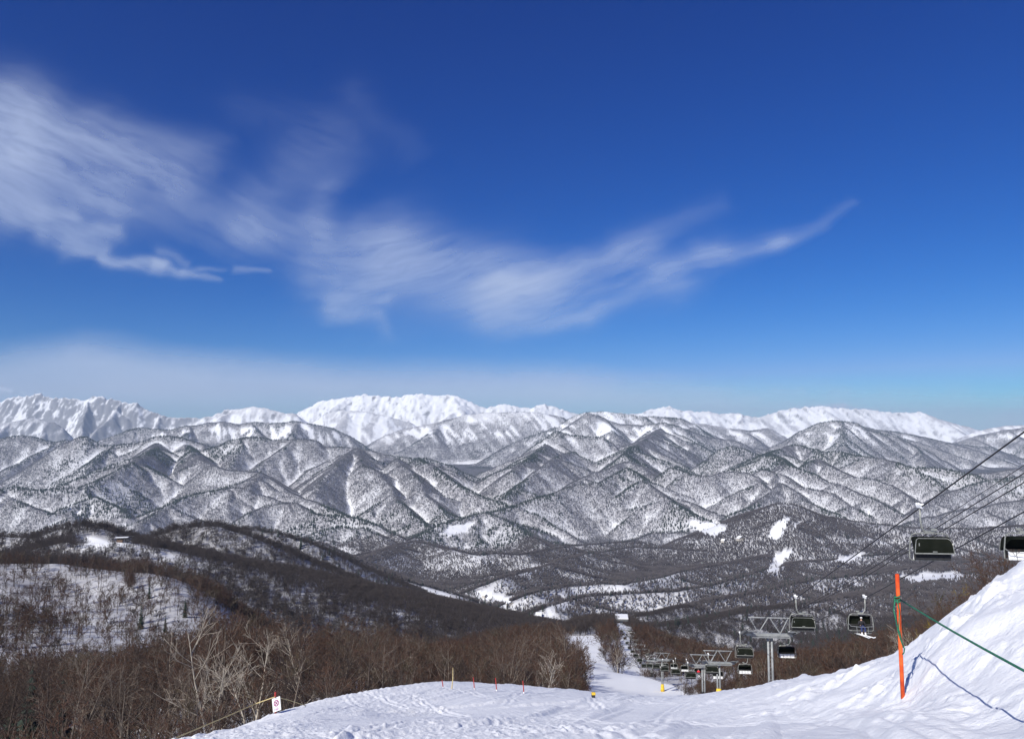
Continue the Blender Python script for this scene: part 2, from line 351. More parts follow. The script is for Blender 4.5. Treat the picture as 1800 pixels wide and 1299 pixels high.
blump = bank * (grain + np.abs(fbm(GX / .6, GY / .8, 3, 61)) * .30 * lowb + cell_lumps(GX / .22, GY / .26, 63) * .22 * lowb - .03 + fbm(GX / .5, GY / .7, 2, 66) * .05 + fbm(GX / 1.3, GY / 1.9, 2, 65) * .26)
rut = np.zeros_like(H); rt = random.Random(77); nr_ = int(np.searchsorted(YR, 70))
for k in range(70):
    x0, y0, an = rt.uniform(-16, 9), rt.uniform(6, 52), rt.choice((rt.uniform(.1, .75), rt.uniform(-.5, .1)))
    ca, sa = math.cos(an), math.sin(an); ln = rt.uniform(5, 16); cv = rt.uniform(-.012, .012)
    lx_, ly_ = GX[:nr_] - x0, GY[:nr_] - y0; al = lx_ * sa + ly_ * ca; ac = lx_ * ca - ly_ * sa - cv * al * al
    env = np.clip(1 - (al / ln) ** 2, 0, 1) ** .5; wd = rt.uniform(.05, .09); gp = rt.uniform(.2, .4)
    for q_ in (-gp / 2, gp / 2): rut[:nr_] -= env * (.028 * np.exp(-((ac - q_) / wd) ** 2) - .016 * np.exp(-((ac - q_ - wd * 2) / wd) ** 2))
H += near * (1 - bank) * np.clip(rut, -.06, .04)
H += near * (soft + (tracks - .015) * (1 - bank) + lump * np.clip(GY / 14, .5, 1.2) + blump)

def ground(x, y):
    """height of the ground at a place"""
    i = np.clip(np.searchsorted(YR, y) - 1, 0, NR - 2); u = x / y
    j = np.clip(((u - U[0]) / (U[1] - U[0])).astype(int) if isinstance(u, np.ndarray) else int((u - U[0]) / (U[1] - U[0])), 0, NU - 2)
    fy = (y - YR[i]) / (YR[i + 1] - YR[i]); fu = np.clip((u - U[j]) / (U[1] - U[0]), 0, 1)
    return (H[i, j] * (1 - fu) + H[i, j + 1] * fu) * (1 - fy) + (H[i + 1, j] * (1 - fu) + H[i + 1, j + 1] * fu) * fy
S = H / GY
CM = np.maximum.accumulate(S, axis=0)
PXg, PYg = to_px(U[None, :] + 0 * H, S)

# ------------------------------------------------------------------ where the forest grows
def in_poly(poly, x=None, y=None):
    x = PXg if x is None else x; y = PYg if y is None else y
    r = np.zeros(x.shape, bool); k = len(poly)
    for i in range(k):
        (x1, y1), (x2, y2) = poly[i], poly[(i + 1) % k]
        c_ = (y1 > y) != (y2 > y)
        r ^= c_ & (x < (x2 - x1) * (y - y1) / (y2 - y1 + 1e-9) + x1)
    return r
CLEAR = np.zeros(H.shape)
wob = fbm(GX / 60, GY / 60, 4, 71) * 9 + fbm(GX / 14, GY / 14, 2, 72) * 3
def clear(poly, y0, y1, v=1.0):
    m = in_poly(poly, PXg + wob, PYg + wob * .5) & (GY > y0) & (GY < y1)
    CLEAR[m] = np.maximum(CLEAR[m], v * .985)
clear([(1343,1006),(1376,967),(1394,967),(1386,985),(1366,1009)], 1500, 3600)
clear([(1208,921),(1225,917),(1262,918),(1285,932),(1250,944),(1228,938)], 2600, 5000)
clear([(1350,950),(1358,930),(1372,908),(1388,909),(1386,932),(1365,951)], 2600, 4500)
clear([(1393,930),(1398,915),(1404,918),(1396,934)], 2600, 4500)
clear([(832,1042),(848,1037),(875,1046),(902,1052),(893,1068),(868,1060),(845,1052)], 1000, 3000)
clear([(672,1076),(690,1074),(720,1080),(748,1090),(725,1093),(695,1086)], 700, 2500)
clear([(1450,990),(1478,978),(1512,970),(1522,978),(1490,992)], 1200, 3600)
clear([(1586,1016),(1620,1008),(1680,1004),(1700,1014),(1650,1022),(1600,1030)], 700, 2600)
clear([(1470,1018),(1500,1022),(1530,1038),(1500,1034)], 700, 2600, .8)
clear([(1690,985),(1720,970),(1790,966),(1800,985),(1730,992)], 700, 2600, .8)
clear([(770,938),(800,920),(835,918),(822,934),(785,941)], 2600, 4600)
clear([(560,968),(600,962),(640,975),(600,985)], 2500, 4600, .8)
clear([(125,958),(150,946),(205,950),(222,946),(238,956),(215,966),(180,978)], 620, 800)
clear([(220,952),(300,972),(380,1000),(360,1006),(280,988),(225,970)], 600, 800, .65)
clear([(1035,1096),(1060,1078),(1110,1074),(1120,1098),(1085,1104)], 560, 1500, .9)
clear([(925,1088),(935,1079),(965,1082),(960,1092)], 700, 1600, .9)
clear([(955,1062),(1000,1058),(1010,1072),(960,1078)], 900, 2200, .7)
clear([(900,1015),(955,988),(975,990),(925,1018)], 1800, 3200, .55)
clear([(940,1055),(1000,1032),(1100,1026),(1090,1036),(1000,1052)], 1300, 2600, .6)
clear([(1120,1012),(1190,1003),(1185,1022),(1110,1027)], 1300, 2600, .5)
clear([(412,932),(470,948),(540,983),(625,1026),(612,1034),(530,998),(460,966),(412,944)], 1000, 1500, .85)
clear([(640,1030),(680,1040),(690,1056),(660,1052)], 900, 1900, .6)
clear([(735,1028),(790,1044),(800,1056),(750,1048)], 1400, 2300, .7)
clear([(640,990),(760,965),(900,985),(760,1010),(690,1005)], 1800, 3700, .45)
clear([(1180,940),(1250,950),(1240,960),(1160,955)], 2200, 3600, .5)
clear([(1430,945),(1600,950),(1590,960),(1440,958)], 2200, 3600, .55)
PISTE_L = [(3,-2000),(18,200),(20,290),(30,470),(42,590),(58,745),(63,1005),(66,1028),(110,1030),(250,1037),(300,1034),(345,1003),(430,990),(480,984),(495,984)]
PISTE_R = [(3,4000),(45,3000),(50,1420),(62,1345),(92,1292),(131,1266),(149,1250),(200,1200),(245,1170),(275,1085),(300,1064),(345,1050),(430,1047),(480,1046),(496,984)]
CORR = [(275,1097,1116),(300,1095,1114),(345,1091,1112),(430,1085,1108),(540,1078,1102),(600,1072,1098)]
def px_of(x, y): return 900 + F * (x / y) / cp
def piste_mask(x, y, pad=0.0):
    px = px_of(x, y)
    l = np.interp(y, *zip(*PISTE_L)); r = np.interp(y, *zip(*PISTE_R))
    k = pad * F / y
    m = (px > l - k) & (px < r + k) & (y < 495)
    cy_ = [q[0] for q in CORR]
    m |= (px > np.interp(y, cy_, [q[1] for q in CORR]) - k) & (px < np.interp(y, cy_, [q[2] for q in CORR]) + k) & (y > 255) & (y < 600)
    return m
CLEAR[piste_mask(GX, GY)] = 1
# curvature: ribs carry trees, gullies hold bare snow
def blur(a, k):
    for ax in (0, 1):
        cs_ = np.cumsum(np.concatenate([np.repeat(np.take(a, [0], ax), k + 1, ax), a, np.repeat(np.take(a, [-1], ax), k, ax)], ax), ax)
        nn = a.shape[ax]
        a = (np.take(cs_, np.arange(2 * k + 1, 2 * k + 1 + nn), ax) - np.take(cs_, np.arange(nn), ax)) / (2 * k + 1)
    return a
conv = np.clip((H - blur(H, 5)) / (GY * .0016), -2.5, 2.5)
big = fbm(GX / 700, GY / 700, 3, 81); fine = fbm(GX / 130, GY / 130, 4, 82)
alt = sstep(-150, 260, H + 60 * fine)
gl = fbm((GX + .5 * GY) / 60, (GY - .5 * GX) / 420, 3, 83)         # avalanche tracks down the slopes
dens = 1.05 + .2 * big + .16 * fine + .34 * conv - .60 * alt * (1 + .8 * gl)
dens -= 1.3 * np.clip(alt + .25, 0, 1) * sstep(-.02, .2, gl - .22 * conv + .25 * big - .06)
dens = np.where(GY < 3400, .95 + .3 * fine + .2 * big, dens)
front = np.gradient(H, axis=0) / np.gradient(GY, axis=0)
thin = sstep(.02, .3, blur(front, 2)) * sstep(700, 1000, GY) * (1 - sstep(2500, 3000, GY)) * sstep(-.2, -.1, U[None, :] + 0 * H)
dens = np.clip(dens, 0.02, 1.25) * (1 - CLEAR) * (1 - .5 * thin)
dens *= 1 - sstep(160, 480, H + 90 * fine)
dens = np.where(GY > 13000, dens * .5, dens)
con = sstep(.05, .5, fbm(GX / 420, GY / 420, 3, 91) + .25 * conv - .05) * np.where(GY > 3400, 1, .7)
con = np.where((GY < 620), 0, con)

# ------------------------------------------------------------------ materials
def mat(name, color, rough=.6, metal=0.0, spec=.3):
    m = bpy.data.materials.new(name); m.use_nodes = True
    b = m.node_tree.nodes['Principled BSDF']
    b.inputs['Base Color'].default_value = (*color, 1); b.inputs['Roughness'].default_value = rough
    b.inputs['Metallic'].default_value = metal; b.inputs['Specular IOR Level'].default_value = spec
    return m
def noisy(name, c1, c2, scale, rough=.7, metal=0.0, coords='Object', detail=4, bump=0.0, spec=.3):
    m = mat(name, c1, rough, metal, spec); t = m.node_tree; b = t.nodes['Principled BSDF']
    tc = t.nodes.new('ShaderNodeTexCoord'); nz = t.nodes.new('ShaderNodeTexNoise'); nz.inputs['Scale'].default_value = scale; nz.inputs['Detail'].default_value = detail
    t.links.new(tc.outputs[coords], nz.inputs['Vector'])
    r = t.nodes.new('ShaderNodeValToRGB'); r.color_ramp.elements[0].position = .35; r.color_ramp.elements[1].position = .65
    r.color_ramp.elements[0].color = (*c1, 1); r.color_ramp.elements[1].color = (*c2, 1)
    t.links.new(nz.outputs['Fac'], r.inputs['Fac']); t.links.new(r.outputs[0], b.inputs['Base Color'])
    if bump:
        bp = t.nodes.new('ShaderNodeBump'); bp.inputs['Strength'].default_value = bump; t.links.new(nz.outputs['Fac'], bp.inputs['Height']); t.links.new(bp.outputs[0], b.inputs['Normal'])
    return m
def snow_mat():
    m = mat('snow', (.83, .85, .89), .55, 0, .25); t = m.node_tree; b = t.nodes['Principled BSDF']
    tc = t.nodes.new('ShaderNodeTexCoord')
    n1 = t.nodes.new('ShaderNodeTexNoise'); n1.inputs['Scale'].default_value = 16; n1.inputs['Detail'].default_value = 6; n1.inputs['Roughness'].default_value = .65
    n2 = t.nodes.new('ShaderNodeTexNoise'); n2.inputs['Scale'].default_value = 3.2; n2.inputs['Detail'].default_value = 5
    t.links.new(tc.outputs['Object'], n1.inputs['Vector']); t.links.new(tc.outputs['Object'], n2.inputs['Vector'])
    ad = t.nodes.new('ShaderNodeMath'); ad.operation = 'MULTIPLY_ADD'; ad.inputs[1].default_value = .55
    t.links.new(n1.outputs['Fac'], ad.inputs[0]); t.links.new(n2.outputs['Fac'], ad.inputs[2])
    bp = t.nodes.new('ShaderNodeBump'); bp.inputs['Strength'].default_value = .6; bp.inputs['Distance'].default_value = .07
    t.links.new(ad.outputs[0], bp.inputs['Height']); t.links.new(bp.outputs[0], b.inputs['Normal'])
    return m
def terrain_mat(name):
    m = mat(name, (.8, .82, .86), .8, 0, .1); t = m.node_tree; b = t.nodes['Principled BSDF']
    at = t.nodes.new('ShaderNodeAttribute'); at.attribute_name = 'cover_shade'
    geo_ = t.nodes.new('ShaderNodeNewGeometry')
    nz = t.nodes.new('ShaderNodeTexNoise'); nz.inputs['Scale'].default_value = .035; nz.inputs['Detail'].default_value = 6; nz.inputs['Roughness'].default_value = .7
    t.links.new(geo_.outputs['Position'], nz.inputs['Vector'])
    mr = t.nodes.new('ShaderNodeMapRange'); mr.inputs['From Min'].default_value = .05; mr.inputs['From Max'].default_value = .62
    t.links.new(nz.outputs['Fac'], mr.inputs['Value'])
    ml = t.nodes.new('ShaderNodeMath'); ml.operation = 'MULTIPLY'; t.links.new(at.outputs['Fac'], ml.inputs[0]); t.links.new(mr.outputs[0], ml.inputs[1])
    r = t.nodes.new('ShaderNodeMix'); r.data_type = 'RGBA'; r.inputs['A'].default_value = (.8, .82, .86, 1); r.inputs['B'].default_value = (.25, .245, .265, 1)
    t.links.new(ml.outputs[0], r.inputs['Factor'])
    at2 = t.nodes.new('ShaderNodeAttribute'); at2.attribute_name = 'rock'
    r2 = t.nodes.new('ShaderNodeMix'); r2.data_type = 'RGBA'; r2.inputs['B'].default_value = (.12, .12, .13, 1)
    t.links.new(r.outputs['Result'], r2.inputs['A']); t.links.new(at2.outputs['Fac'], r2.inputs['Factor'])
    t.links.new(r2.outputs['Result'], b.inputs['Base Color'])
    return m
def mesh_np(name, co, tri=None, quad=None, smooth=False):
    me = bpy.data.meshes.new(name)
    me.vertices.add(len(co)); me.vertices.foreach_set('co', np.ascontiguousarray(co, np.float32).ravel())
    f = tri if tri is not None else quad; k = f.shape[1]
    me.loops.add(f.size); me.loops.foreach_set('vertex_index', np.ascontiguousarray(f, np.int32).ravel())
    me.polygons.add(len(f)); me.polygons.foreach_set('loop_start', np.arange(0, f.size, k, dtype=np.int32))
    if smooth: me.polygons.foreach_set('use_smooth', np.ones(len(f), bool))
    me.update(calc_edges=True)
    return me
slope_deg = np.hypot(np.gradient(H, axis=1) / np.gradient(GX, axis=1), np.gradient(H, axis=0) / np.gradient(GY, axis=0))
cover_shade = np.clip(dens, 0, 1) * np.where(GY > 3000, .95, .85) * sstep(60, 200, GY)  # brush under the trees plus their fallen shade, put into the ground colour
cover_shade = np.where(piste_mask(GX, GY, 2), 0, cover_shade)
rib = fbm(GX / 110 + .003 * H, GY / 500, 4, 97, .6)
cover_shade = np.where(GY > 12800, .9 * sstep(-.2, .25, rib + .25 * conv - .12) * (1 - sstep(300, 900, H + 260 * rib)), cover_shade)
rkn = fbm(GX / 70 + .004 * H, H / 130, 4, 95, .6)
rock = sstep(.68 - .14 * rug, 1.1 - .14 * rug, slope_deg * .75 + (.55 + .5 * rug) * rkn) * sstep(13000, 14000, GY) * .8
def terrain(name, r0, r1, material, smooth=True):
    r1 = min(r1 + 1, NR); k = r1 - r0
    co = np.stack([GX[r0:r1], GY[r0:r1], H[r0:r1]], -1).reshape(-1, 3)
    a = (np.arange(k - 1)[:, None] * NU + np.arange(NU - 1)[None, :]).ravel()
    q_ = np.stack([a, a + 1, a + NU + 1, a + NU], 1)
    me = mesh_np(name, co, quad=q_, smooth=smooth)
    for nm, arr in (('cover_shade', cover_shade), ('rock', rock)):
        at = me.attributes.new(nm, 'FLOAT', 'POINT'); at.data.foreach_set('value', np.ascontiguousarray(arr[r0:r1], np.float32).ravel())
    me.materials.append(material)
    o = bpy.data.objects.new(name, me); COL.objects.link(o); o['kind'] = 'structure'
    return o
M_SNOW = snow_mat()
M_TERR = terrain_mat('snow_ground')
terrain('snow_slope', 0, R_NEAR, M_SNOW)
# the same snow going on beside and behind the viewpoint
def apron():
    xs = np.concatenate([-np.exp(np.linspace(math.log(60), math.log(.3), 150)), np.exp(np.linspace(math.log(.3), math.log(60), 150))])
    ys = np.concatenate([np.linspace(-30, -2, 15), np.linspace(-1.5, 40, 280)])
    x, y = np.meshgrid(xs, ys); yc = np.maximum(y, 3.25); uc = np.clip(x / yc, -1.12, 1.12)
    z = tps(uc, np.log(yc)) * yc - 1.65 - .14 * (y - yc)
    z += .06 * fbm(x / 1.3, y / 1.9, 3, 65)
    inside = (np.abs(x / np.maximum(y, .01)) < .80) & (y > 3.6)
    ii = np.clip(np.searchsorted(YR, yc) - 1, 0, NR - 2); jj = np.clip(((np.clip(x / yc, U[0], U[-1]) - U[0]) / (U[1] - U[0])).astype(int), 0, NU - 2)
    z = np.where((np.abs(x / yc) <= .86) & (y >= 3.2), np.minimum(H[ii, jj], H[ii + 1, jj + 1]) - .02, z)
    # meet the detailed sheet along its edge
    he = np.where(x > 0, H[ii, NU - 1], H[ii, 0]); ue = np.where(x > 0, U[-1], U[0]); te = tps(ue + 0 * yc, np.log(yc)) * yc - 1.65
    far_ = np.clip(np.abs(x) - .86 * yc, 0, None)
    z = np.where(np.abs(x / yc) > .86, z + (he - te - .02) * np.exp(-far_ / 1.2) * np.exp(-np.clip(3.2 - y, 0, None)), z)
    co = np.stack([x, y, z], -1).reshape(-1, 3); nx = len(xs)
    a = (np.arange(len(ys) - 1)[:, None] * nx + np.arange(nx - 1)[None]).ravel(); keep = ~(inside.ravel()[a] & inside.ravel()[a + 1] & inside.ravel()[a + nx] & inside.ravel()[a + nx + 1])
    a = a[keep]; me = mesh_np('snow_field', co, quad=np.stack([a, a + 1, a + nx + 1, a + nx], 1), smooth=True); me.materials.append(M_SNOW)
    o = bpy.data.objects.new('snow_field', me); COL.objects.link(o); o['kind'] = 'structure'
apron()
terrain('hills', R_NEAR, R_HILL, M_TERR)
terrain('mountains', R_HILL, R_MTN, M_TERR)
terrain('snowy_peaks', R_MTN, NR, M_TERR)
print('terrain', round(time.time() - T0, 1), len(SEGS))
# ------------------------------------------------------------------ forests
M_BARK = noisy('grey_bark', (.10, .082, .068), (.18, .15, .125), 3.0, .85)
M_TWIG = noisy('brown_twigs', (.055, .029, .020), (.10, .054, .037), 1.2, .9)
M_TWIGO = noisy('olive_brown_twigs', (.046, .034, .021), (.085, .064, .04), 1.2, .9)
M_TWIGD = noisy('dark_twigs', (.026, .018, .016), (.052, .036, .03), 1.2, .9)
M_TWIGG = noisy('grey_twigs', (.07, .052, .042), (.12, .092, .074), 1.2, .9)
M_DARKB = noisy('dark_bark', (.04, .03, .025), (.085, .065, .055), 2.0, .9)
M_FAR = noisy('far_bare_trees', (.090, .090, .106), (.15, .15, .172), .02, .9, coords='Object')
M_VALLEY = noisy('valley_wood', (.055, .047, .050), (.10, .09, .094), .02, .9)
M_GREYW = noisy('grey_wood', (.045, .036, .035), (.085, .072, .07), .05, .9)
M_NEEDLE = noisy('dark_needles', (.012, .020, .017), (.03, .045, .035), .6, .9)
M_OLIVE = noisy('olive_leaves', (.16, .12, .015), (.24, .17, .03), 2.0, .8)
M_WHITEB = noisy('white_bark', (.5, .46, .40), (.66, .62, .56), 2.0, .8)

def grow(seed, height, spread=.5, stems=1, limbs=9, twig=1.0, up=.35, trunk_r=.13, fork=.45):
    """segments (p0, p1, r0, r1, level) of a bare tree"""
    r = random.Random(seed); out = []
    def branch(p, d, ln, rad, lv):
        n = (7, 5, 4, 2, 2)[lv]; pts = [p.copy()]
        for i in range(n):
            j = Vector((r.gauss(0, 1), r.gauss(0, 1), r.gauss(0, 1))) * (.05, .11, .16, .2, .2)[lv]
            d = (d + j + Vector((0, 0, up * (.10, .22, .2, .16, .1)[lv]))).normalized()
            q = p + d * ln / n
            ra = rad * (1 - (i / n) * .8); rb = rad * (1 - ((i + 1) / n) * .8)
            out.append((p.copy(), q.copy(), ra, rb if (lv < 3 or i < n - 1) else 0.0, lv)); p = q; pts.append(q.copy())
        if lv == 4: return
        k = (limbs, 6, 5, 4)[lv]
        if lv >= 2: k = max(2, int(k * twig))
        for c in range(k):
            t = r.uniform((fork * .75, .22, .15, .1)[lv], 1.0) * n
            i = min(int(t), n - 1); b = pts[i].lerp(pts[i + 1], t - i)
            ax = (pts[i + 1] - pts[i]).normalized()
            side = ax.orthogonal(); side.rotate(Matrix.Rotation(r.uniform(0, 6.283), 3, ax))
            ang = r.uniform(.35, .85) * (.8 + spread * .5)
            dd = (ax * math.cos(ang) + side * math.sin(ang)).normalized()
            rel = t / n
            l2 = ln * (.62, .5, .46, .5)[lv] * (1.25 - .75 * rel) * r.uniform(.7, 1.15)
            branch(b, dd, l2, max(rad * (1 - .75 * rel) * .5, .009), lv + 1)
    for s_ in range(stems):
        a = r.uniform(0, 6.283); lean = 0 if stems == 1 else r.uniform(.1, .42)
        h = height * r.uniform(.72, 1.0) * (.86 if stems > 1 else .82)
        branch(Vector((math.cos(a), math.sin(a), 0)) * (.18 if stems > 1 else 0) + Vector((0, 0, -.4)), Vector((math.cos(a) * lean, math.sin(a) * lean, 1)).normalized(), h, trunk_r * (1 if stems == 1 else .75), 0)
    return out
def seg_mesh(name, segs, material, sides, thick=1.0, minr=0.0):
    P0 = np.array([s[0][:] for s in segs]); P1 = np.array([s[1][:] for s in segs])
    r0 = np.maximum(np.array([s[2] for s in segs]) * thick, minr); r1 = np.array([s[3] for s in segs]); r1 = np.where(r1 > 0, np.maximum(r1 * thick, minr * .8), minr * .25)
    d = P1 - P0; d /= np.linalg.norm(d, axis=1)[:, None] + 1e-9
    ref = np.where(np.abs(d[:, 2:3]) > .8, np.array([[1., 0, 0]]), np.array([[0., 0, 1]]))
    a = np.cross(d, ref); a /= np.linalg.norm(a, axis=1)[:, None]; b = np.cross(d, a)
    an = np.arange(sides) * 2 * np.pi / sides
    ring = a[:, None, :] * np.cos(an)[None, :, None] + b[:, None, :] * np.sin(an)[None, :, None]
    v = np.concatenate([P0[:, None] + ring * r0[:, None, None], P1[:, None] + ring * r1[:, None, None]], 1)
    base = np.arange(len(segs))[:, None] * (2 * sides)
    k = np.arange(sides); k2 = (k + 1) % sides
    q_ = np.stack([base + k, base + k2, base + sides + k2, base + sides + k], -1).reshape(-1, 4)
    me = mesh_np(name, v.reshape(-1, 3), quad=q_, smooth=sides > 3)
    me.materials.append(material)
    return me

# prototypes: (trunk mesh, crown mesh, height)
PROTO = []
SPEC = [ # height, spread, stems, limbs, twig, trunk radius, fork, bark, twigs
 (11, .55, 1, 11, .95, .15, .35, M_BARK, M_TWIG), (10, .6, 3, 7, .8, .12, .25, M_BARK, M_TWIG), (12, .4, 1, 12, .95, .15, .4, M_DARKB, M_TWIGD),
 (9, .7, 4, 6, .75, .11, .2, M_DARKB, M_TWIG), (11, .5, 2, 9, .85, .14, .3, M_BARK, M_TWIGO), (10, .5, 1, 12, 1.0, .14, .3, M_DARKB, M_TWIG),
 (12, .5, 2, 10, .55, .15, .22, M_BARK, M_TWIGG), (11, .65, 2, 10, .85, .17, .25, M_BARK, M_TWIGG)]
for i, (h, sp_, st, li, tw, tr, fk, mb, mt) in enumerate(SPEC):
    sg = grow(100 + i, h, sp_, st, li, tw, trunk_r=tr, fork=fk)
    big_ = [s for s in sg if s[4] <= 2]; small = [s for s in sg if s[4] >= 3]
    h = max(q[1].z for q in sg) * .97
    PROTO.append((seg_mesh('trunk', [s for s in big_], mb, 5, 1.0, .012), seg_mesh('crown', small, mt, 3, 1.0, .011), h))
    print('proto', i, len(big_), len(small))
def tree_thing(name, label, proto, loc, h, rz, group=None, cat='tree', tm=None, cm=None):
    tm_, cm_, h0 = PROTO[proto]
    o = bpy.data.objects.new(name, None); COL.objects.link(o); o.location = loc; o.rotation_euler = (0, 0, rz); s = h / h0; o.scale = (s, s, s)
    o.empty_display_size = .5
    o['label'] = label; o['category'] = cat
    if group: o['group'] = group
    for nm, me, mm in (('trunk', tm_, tm), ('crown', cm_, cm)):
        if mm:
            me = me.copy(); me.materials.clear(); me.materials.append(mm)
        c_ = bpy.data.objects.new(nm, me); COL.objects.link(c_); c_.parent = o
    return o

# mid-distance prototypes, kept outside the scene and scattered by geometry nodes
LIB = bpy.data.collections.new('forest_library')
def lib_tree(i, mb, mt, seed, h, st):
    sg = grow(seed, h, .6, st, 7, .55, trunk_r=.16, fork=.3)
    sg = [s for s in sg if s[4] <= 3]
    me = seg_mesh('bare_tree_%d' % i, [s for s in sg if s[4] <= 1], mb, 3, 1.0, .05)
    me2 = seg_mesh('twigs_%d' % i, [s for s in sg if s[4] >= 2], mt, 3, 1.0, .038)
    n1 = len(me.vertices)
    co1 = np.empty(n1 * 3, np.float32); me.vertices.foreach_get('co', co1); co2 = np.empty(len(me2.vertices) * 3, np.float32); me2.vertices.foreach_get('co', co2)
    q1 = np.empty(len(me.polygons) * 4, np.int32); me.loops.foreach_get('vertex_index', q1); q2 = np.empty(len(me2.polygons) * 4, np.int32); me2.loops.foreach_get('vertex_index', q2)
    m3 = mesh_np('bare_tree_%d' % i, np.r_[co1, co2].reshape(-1, 3), quad=np.r_[q1, q2 + n1].reshape(-1, 4))
    m3.materials.append(mb); m3.materials.append(mt)
    m3.polygons.foreach_set('material_index', np.r_[np.zeros(len(me.polygons), np.int32), np.ones(len(me2.polygons), np.int32)])
    o = bpy.data.objects.new('bare_tree_%d' % i, m3); LIB.objects.link(o)
lib_tree(0, M_DARKB, M_TWIG, 301, 11, 1); lib_tree(1, M_BARK, M_TWIG, 302, 11, 1); lib_tree(2, M_DARKB, M_TWIGD, 303, 10, 2); lib_tree(3, M_BARK, M_TWIGO, 304, 12, 1); lib_tree(4, M_DARKB, M_TWIG, 305, 11, 3)
LIB2 = bpy.data.collections.new('grey_library')
for o_ in LIB.objects:
    me_ = o_.data.copy(); me_.materials.clear(); me_.materials.append(M_GREYW); me_.materials.append(M_GREYW); LIB2.objects.link(bpy.data.objects.new(o_.name + '_grey', me_))
def conifer_mesh(seed, h=12.0, tiers=13, per=11):
    r = random.Random(seed); vs = []; fs = []
    for t in range(tiers):
        z = h * (.06 + .9 * t / tiers); rad = (1 - t / tiers) ** .85 * h * .17 + .12
        for k in range(per):
            a = (k + r.random()) * 6.283 / per; L = rad * r.uniform(.7, 1.15); wd = L * .34; dz = -L * r.uniform(.25, .5); up_ = h * .035
            ca, sa = math.cos(a), math.sin(a); b = len(vs)
            vs += [(0, 0, z + up_), (ca * L * .6 - sa * wd, sa * L * .6 + ca * wd, z + dz * .55), (ca * L, sa * L, z + dz), (ca * L * .6 + sa * wd, sa * L * .6 - ca * wd, z + dz * .55)]
            fs.append((b, b + 1, b + 2, b + 3))
    b = len(vs); vs += [(.05, 0, h * .9), (-.03, .04, h * .9), (-.03, -.04, h * .9), (0, 0, h * 1.02)]
    fs += [(b, b + 1, b + 3, b + 3)]
    return np.array(vs), fs
def conifer_me(name, seed):
    v, f = conifer_mesh(seed); me = bpy.data.meshes.new(name); me.from_pydata([tuple(p) for p in v], [], [tuple(dict.fromkeys(q)) for q in f]); me.materials.append(M_NEEDLE); return me
CLIB = bpy.data.collections.new('conifer_library')
for i in range(3): CLIB.objects.link(bpy.data.objects.new('conifer_%d' % i, conifer_me('conifer_%d' % i, 40 + i)))

def scatter_cells(y0, y1, per, dmap, uw=.735, top=13.0, seed=1):
    """random places on the ground the camera can see; per = square metres for one tree at density 1"""
    g = np.random.default_rng(seed)
    i0, i1 = np.searchsorted(YR, y0), min(np.searchsorted(YR, y1), NR - 1)
    sl = slice(i0, i1)
    cm = np.zeros((i1 - i0, NU)); cm[:] = CM[np.maximum(np.arange(i0, i1) - 1, 0)]
    vis = (S[sl] + top / GY[sl] >= cm - 1e-4) & (np.abs(U)[None, :] < uw)
    area = (YR[i0 + 1:i1 + 1] - YR[i0:i1])[:, None] * YR[i0:i1][:, None] * (U[1] - U[0])
    lam = vis * dmap[sl] * area / per
    cnt = g.poisson(np.minimum(lam, 40))
    ii, jj = np.nonzero(cnt); k = cnt[ii, jj]; ii = np.repeat(ii, k) + i0; jj = np.repeat(jj, k)
    fy, fu = g.random(len(ii)), g.random(len(ii)); jj = np.minimum(jj, NU - 2)
    y = YR[ii] + fy * (YR[ii + 1] - YR[ii]); x = y * (U[jj] + fu * (U[1] - U[0]))
    return x, y, ground(x, y), g
